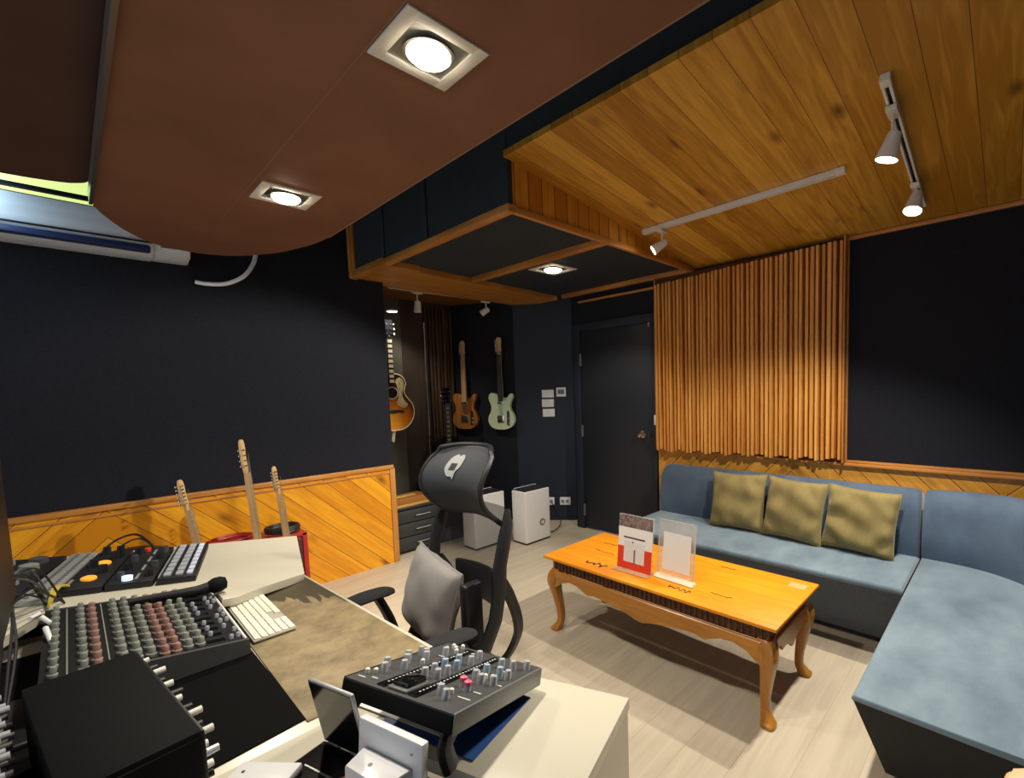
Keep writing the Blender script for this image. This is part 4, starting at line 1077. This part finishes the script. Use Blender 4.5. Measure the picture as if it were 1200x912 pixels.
for y, m_, r_ in rows:
    for i in range(10):
        x = .03+i*.0525+(.012 if m_ == 'knob_red' else 0)
        k = MB().lathe([(r_, 0), (r_*1.02, .006), (r_*.72, .008), (r_*.66, .021), (r_*.5, .023)], 12, Matrix.Translation((x, y, cz(y))) @ ROT).build('knob', m_, t)
        k['label'] = 'dusty red knob' if m_ == 'knob_red' else 'grey knob'
sm = MB(); sf = MB()
for i in range(11):
    x = .022+i*.0475
    for j, y in enumerate((-.018, -.034, -.070)):
        if (i*3+j*5) % 4 == 0: continue
        sm.lathe([(.0058, 0), (.0058, .009), (.004, .012)], 8, Matrix.Translation((x+.006*(j % 2), y, cz(y))) @ ROT)
    for y0, y1 in ((-.085, -.045),):
        sf.add([(x-.012, y0, cz(y0)+.0006), (x+.010, y0, cz(y0)+.0006), (x+.010, y1, cz(y1)+.0006), (x-.012, y1, cz(y1)+.0006)], [(0, 1, 2, 3)])
o = sm.build('small_buttons', 'pad_grey', t); o['kind'] = 'stuff'
o = sf.build('fader_slots', 'black_gloss', t); o['kind'] = 'stuff'

# microphone lying between wing and console
t = thing('microphone', 'black handheld microphone lying at the corner of the mixing console', 'microphone', (-1.98, .268, .822))
MB().tube([(-.008, .0, .0), (-.01, -.03, -.002), (-.03, -.16, .008), (-.034, -.185, .009)], [.019, .017, .011, .010], 12).build('body', 'black_soft', t)
MB().lathe([(.002, -.026), (.018, -.022), (.025, -.008), (.025, .010), (.018, .024), (.004, .028)], 18, Matrix.Translation((-.005, .022, .003)) @ Matrix.Rotation(PI/2, 4, 'X')).build('grille', 'black', t)

# keyboard, desk mat, black pad
t = thing('keyboard', 'slim cream computer keyboard lying on the tan desk mat', 'keyboard', (-1.83, .355, .747))
MB().box((-.226, -.054, 0), (.226, .054, .008), .003).build('case', 'key_gap', t)
for j in range(6):
    y = -.050+j*.0172; kb = MB(); x = -.222
    n_ = 18
    for i in range(n_):
        if j >= 4 and 12 <= i <= 13 or j == 4 and i == 11: x += .0247; continue
        kb.box((x+.0008, y+.0008, .008), (x+.0241, y+.0160, .0115), .0012, 1); x += .0247
    kb.build('key_row', 'key', t)
t = thing('desk_mat', 'tan desk mat with dark feathery print, under the keyboard', 'desk mat', (-1.6, .45, .740))
MB().prism([(-.475, .115), (-.475, -.155), (.47, -.155), (.475, .155), (.40, .165)], 0, .004, .0015).build('mat', 'mat', t)
t_ = MB().prism([(-2.05, -.2), (-1.125, -.2), (-1.125, .112), (-1.143, .297), (-2.05, .285)], .740, .7435, .001)
tag(t_.build('black_pad', 'mat_black'), 'plain black desk pad between rack box and tan mat', 'desk pad')

# black rack box with knobs along its user side, and a second one behind it
def rackbox(label, c, rz, w, d, h, knobs, km, ext=0.):
    t = thing('rack_box', label, 'rack unit', c, rz, 'black rack boxes on the desk')
    MB().box((-w/2, -d, .012), (w/2, 0, h), .004).build('case', 'black', t)
    MB().box((-w/2+.003, -.001, .014), (w/2-.003, .004, h-.003), .001).build('front_panel', 'black_soft', t)
    for sx in (-1, 1):
        for y in (-d+.03, -.03): MB().cyl((sx*(w/2-.04), y, 0), (sx*(w/2-.04), y, .013), .012).build('foot', 'rubber', t)
    MB().box((-w/2-.001, -d+.01, h-.012), (w/2+.001, -.004, h-.009)).build('lid_seam', 'black_gloss', t)
    r_ = random.Random(4)
    for i in range(knobs):
        x = -w/2+.03+i*(w-.06)/(knobs-1)
        for j, z in enumerate((h-.020, h-.060, h-.1)):
            if z < .03: continue
            L = .014+.005*((i+j) % 3)+ext
            MB().cyl((x, .003, z-.006*(i % 2)), (x, .003+L, z-.006*(i % 2)), (.0075 if (i+j) % 2 else .006), .0062, n=12).build('knob', km[(i*2+j) % len(km)], t)
    return t
rackbox('big black rack box with white and black knobs along its side, nearest the camera', (-1.215, .083, .743), R(6.6), .443, .158, .157, 11, ['knob_white', 'knob_silver', 'black_soft', 'knob_white'])
rackbox('second black rack box behind the big one, with a column of silver knobs', (-1.225, -.146, .743), R(3), .46, .22, .168, 14, ['knob_silver', 'steel'], .016)

# monitor
t = thing('computer_monitor', 'dark computer monitor seen edge on beside the mixing console', 'monitor', (-1.62, -.16, .742))
MB().box((-.335, -.0, .20), (.335, .034, .575), .006).build('housing', 'black_soft', t)
MB().box((-.328, .033, .212), (.328, .0365, .568), .001).build('screen', 'screen', t)
MB().box((-.04, -.05, .05), (.04, .0, .40), .008).build('stand_column', 'black_soft', t)
MB().box((-.12, -.10, 0), (.12, .06, .012), .004).build('foot', 'black_soft', t)

# cable bundles on the desk
t = thing('cable_bundle', 'bundle of thin black cables with white plugs arching over the desk end', 'cables', (-2.0, -.10, .742))
r_ = random.Random(11)
for i in range(9):
    a = r_.uniform(-.02, .02)
    p = [(-.22+r_.uniform(-.05, .05), .03+a, .09), (-.12+.03*i/9, -.01+a, .19+r_.uniform(-.03, .05)), (.04, -.05+a, .21+r_.uniform(-.05, .05)), (.20, -.055+a*1.5, .12+r_.uniform(-.03, .05)), (.38+r_.uniform(-.05, .05), -.06+a, .02)]
    MB().tube(p, .0028, 6, smooth=6).build('cable', 'cable' if i % 5 else 'cable_grey', t)
for p0, p1 in (((.0, .01, .115), (.03, .03, .095)), ((.12, .02, .12), (.17, .028, .098)), ((-.02, .005, .12), (.02, -.01, .125))):
    MB().cyl(p0, p1, .006, .005, n=10).build('white_plug', 'white_gloss', t)
for i in range(2):
    MB().tube([(-.30+.02*i, .06, .11), (-.22, .03+.01*i, .13), (-.14, .02, .10)], .004, 6, smooth=5).build('yellow_cable', 'cable_yellow', t)

# ------------------------------------------------------------------ things on the near desk wing
rz = R(16.5)
t = thing('dj_mixer', 'charcoal desktop mixer with silver knobs standing on an angled stand', 'mixer', (-.909, .512, .838), rot=(R(-15.2), 0, rz))
w, d = .144, .152
MB().box((-w, -d, -.036), (w, d, -.002), .003).build('body', 'black', t)
MB().box((w-.004, -d+.004, -.038), (w+.003, d-.004, .0), .002).build('side_cheek', 'mixer_side', t)
MB().box((-w-.003, -d+.004, -.038), (-w+.004, d-.004, .0), .002).build('side_cheek', 'black', t)
MB().box((-w+.003, -d+.003, -.003), (w-.003, d-.003, 0), .001).build('face_plate', 'charcoal', t)
for x0, x1 in ((-.062, -.040), (.022, .044)):
    s_ = MB().box((x0, -d+.012, 0), (x1, d-.02, .003), .001).build('meter_strip', 'black_gloss', t)
    dots = MB()
    for i in range(26): dots.box(((x0+x1)/2-.0015, -d+.03+i*.0095, .003), ((x0+x1)/2+.0015, -d+.034+i*.0095, .0036))
    dots.build('meter_dots', 'knob_white', s_)
MB().box((-.034, -d+.012, 0), (.018, -d+.075, .006), .003).build('pad_frame', 'mixer_side', t)
MB().box((-.028, -d+.020, .005), (.012, -d+.070, .016), .003).build('touch_pad', 'black_gloss', t)
kn = [(-.125, -.06), (-.105, -.085), (-.085, -.05), (-.125, .0), (-.108, -.02), (-.09, .02), (-.125, .04), (-.105, .035), (-.078, .07), (-.02, -.055), (.006, -.045), (-.022, -.025), (.008, -.018), (-.025, .01), (.002, .018), (-.02, .05), (.008, .06), (.0, .10),
      (.066, -.10), (.09, -.112), (.075, -.045), (.097, -.058), (.07, .0), (.094, -.012), (.12, -.004), (.068, .04), (.1, .045), (.125, .04), (.072, .09), (.1, .095), (.125, .115)]
for i, (x, y) in enumerate(kn):
    m_ = 'knob_pink' if i in (20, 21) else ('knob_blue' if i in (13, 14, 15, 25, 26) else 'knob_silver')
    k = MB().lathe([(.0078, 0), (.0074, .014), (.0066, .019), (.004, .020)], 14, Matrix.Translation((x, y, 0)))
    k = k.build('knob', 'knob_silver' if m_ == 'knob_pink' else m_, t)
    if m_ == 'knob_pink':
        MB().lathe([(.0080, .011), (.0078, .018), (.003, .0215)], 14, Matrix.Translation((x, y, 0))).build('pink_cap', 'knob_pink', k)
for i, (x, y) in enumerate([(-.125, -.11), (-.112, -.10), (-.08, .0), (-.1, .1), (-.085, .115), (-.07, .1), (-.1, .125), (-.08, .135), (.08, -.085), (.085, .015), (.1, .02), (.09, -.0), (.06, .02)]):
    MB().lathe([(.005, 0), (.005, .008), (.003, .010)], 10, Matrix.Translation((x, y, 0))).build('button', 'knob_white', t)
for x, y, l in ((-.128, -.13, .02), (-.10, -.12, .016), (.1, -.09, .03), (.11, -.055, .018), (.12, .0, .018), (-.09, .06, .018), (-.06, .12, .03), (.09, .07, .02)):
    MB().box((x, y, 0), (x+l, y+.003, .0006)).build('printed_mark', 'knob_white', t)
for sx in (-1, 1):
    MB().tube([(sx*(w-.02), -d+.035, -.036), (sx*(w-.018), -d+.012, -.06), (sx*(w-.012), -d+.028, -.10)], [(.010, .016), (.012, .018), (.012, .02)], 8, smooth=4).build('stand_leg', 'black_soft', t)
MB().box((-w+.02, d-.04, -.052), (w-.02, d-.015, -.04), .003).build('rear_foot', 'rubber', t)
t_ = MB().box((-.13, -.10, 0), (.125, .10, .003)).build('folder', 'paper_blue', loc=(-.905, .525, .7405)); t_.rotation_euler = (0, 0, rz)
tag(t_, 'flat blue folder lying under the charcoal desktop mixer', 'folder')
t_ = MB().box((-.16, -.05, 0), (.125, .06, .0012)).build('paper_sheet', 'paper', loc=(-.975, .475, .744)); t_.rotation_euler = (0, 0, rz)
tag(t_, 'white paper sheet partly over the blue folder below the mixer', 'paper')

t = thing('clamshell_device', 'small black clamshell device standing open on the desk', 'handheld device', (-.966, .3125, .742), R(15.7))
MB().box((-.064, -.125, 0), (.064, .0, .010), .003).build('base', 'black_soft', t)
MB().box((-.058, -.115, .010), (.058, -.010, .0112)).build('key_area', 'black_gloss', t)
MB().box((-.035, -.060, .0112), (.058, -.057, .013)).build('silver_line', 'silver', t)
ld_ = MB().box((-.064, -.004, 0), (.064, .004, .147), .003, T=Matrix.Translation((0, .004, .010)) @ Matrix.Rotation(R(-10+20), 4, 'X')).build('lid', 'silver', t)
MB().box((-.060, -.0052, .004), (.060, -.0038, .143), T=Matrix.Translation((0, .004, .010)) @ Matrix.Rotation(R(10), 4, 'X')).build('screen', 'black_gloss', ld_)
MB().cyl((-.05, .002, .010), (-.02, .002, .010), .006, n=10).cyl((.02, .002, .010), (.05, .002, .010), .006, n=10).build('hinge', 'steel', t)

t = thing('tablet_stand', 'white display panel turned away, a white box on its back', 'display', (-.815, .333, .742), R(14))
MB().box((-.083, -.008, .0), (.083, .008, .109), .004, T=Matrix.Rotation(R(-6), 4, 'X')).build('panel', 'white_gloss', t)
MB().prism([(-.062, -.007), (.062, -.007), (.052, -.060), (-.048, -.055)], .0, .064, .004, T=Matrix.Rotation(R(-4), 4, 'X')).build('back_box', 'white_gloss', t)
MB().cyl((-.01, -.03, .063), (-.01, -.03, .067), .004, n=12).build('screw_boss', 'knob_grey', t)
MB().cyl((.07, -.0075, .098), (.07, -.0095, .098), .003, n=8).build('screw', 'knob_grey', t)
t = thing('white_router', 'flat white box with a small dark dot, resting on the black clamshell device', 'box', (-.985, .168, .7533), R(38))
MB().box((-.06, -.055, 0), (.055, .05, .016), .003).build('case', 'white_gloss', t)
MB().cyl((-.040, .025, .0155), (-.040, .025, .0166), .003, n=10).build('dark_dot', 'black_soft', t)
t = thing('tan_pouch', 'small rounded tan object beside the open clamshell device', 'pouch', (-.855, .262, .742), R(15))
MB().prism(outline([(-.035, -.05), (.03, -.05), (.04, 0), (.025, .035), (-.02, .035), (-.04, 0)], 4), 0, .022, .008, 3).build('body', 'tan', t)

t = thing('vented_rack_unit', 'black rack unit with vent slots set in the near desk wing', 'rack unit', (-.70, .33, .621), rz)
MB().box((-.15, -.09, 0), (.16, .115, .085), .003).build('case', 'black', t)
sl = MB()
for i in range(16): sl.box((-.13+i*.017, .03, .085), (-.122+i*.017, .105, .089))
sl.build('vent_slats', 'charcoal', t)

# ------------------------------------------------------------------ red case, bag and cables by the wainscot
t = thing('flight_case', 'red equipment case with dark end standing against the wainscot behind the desk', 'case', (-3.825, .48, 0))
MB().box((-.11, -.62, .0), (.10, .57, .475), .006).build('body', 'red_case', t)
MB().box((.098, -.60, .02), (.106, .545, .455), .003).build('side_panel', 'maroon', t)
MB().box((.085, .545, 0), (.112, .575, .49), .003).build('corner_edge', 'red_case', t)
MB().box((-.112, -.625, .47), (.112, .575, .494), .004).build('rim', 'red_case', t)
t = thing('black_bag', 'soft black bag lying on the red case', 'bag', (-3.81, .17, .494), rot=(0, 0, 0))
MB().lathe([(.001, .10), (.06, .098), (.13, .07), (.165, .03), (.15, .0), (.001, 0)], 20, Matrix.Diagonal((.75, 1.25, 1, 1)), cap=False).build('body', 'black_soft', t)
MB().tube([(.05, -.15, .04), (.07, -.07, .16), (.06, .03, .19), (.05, .09, .12), (.04, .12, .06)], .006, 6, smooth=6).build('strap', 'cable', t)
MB().tube([(.09, -.10, .05), (.10, -.02, .15), (.09, .06, .16), (.1, .13, .05)], .005, 6, smooth=6).build('strap', 'cable', t)
def coil(name, label, c, r_, th, n, mat, cat, sq=1., seed=1, jit=.02):
    rr = random.Random(seed); pts = []
    for i in range(n*16):
        a = i/16*2*PI; q = r_*(1+jit*math.sin(a*.37+seed)+rr.uniform(-jit, jit)*.4)
        pts.append((q*math.cos(a), sq*q*math.sin(a), th+th*.9*(i/16)+.002*math.sin(a*3)))
    o = MB().tube(pts, th, 6).build(name, mat, loc=c)
    return tag(o, label, cat)
coil('cable_coil', 'coil of thick black cable on the red case by the wall', (-3.80, .93, .503), .085, .010, 4, 'cable', 'cable', 1.15, 2)
coil('cable_coil', 'loose coil of red cable on the red case behind desk', (-3.80, .64, .501), .085, .007, 5, 'red_cable', 'cable', 1.35, 5, .12)

# ------------------------------------------------------------------ stool in the near corner
t = thing('stool', 'tan stool with a rounded square top standing in front of the chaise', 'stool', (.235, 1.23, 0), R(41))
MB().prism(rrect(.17, .17, .04), .565, .62, .010, 3).build('seat', 'tan', t)
for sx in (-1, 1):
    for sy in (-1, 1): MB().cyl((sx*.12, sy*.12, .567), (sx*.14, sy*.14, 0), .017, .013).build('leg', 'tan_side', t)
#TAIL
w = bpy.data.worlds.new('world'); bpy.context.scene.world = w; w.use_nodes = True
w.node_tree.nodes['Background'].inputs[0].default_value = (.62, .66, .72, 1); w.node_tree.nodes['Background'].inputs[1].default_value = 1.3
sc = bpy.context.scene
sc.view_settings.view_transform = 'Standard'; sc.view_settings.look = 'None'; sc.view_settings.gamma = 1; sc.view_settings.use_curve_mapping = False
sc.view_settings.exposure = 0
sc.cycles.use_denoising = True
sc.cycles.max_bounces = 8
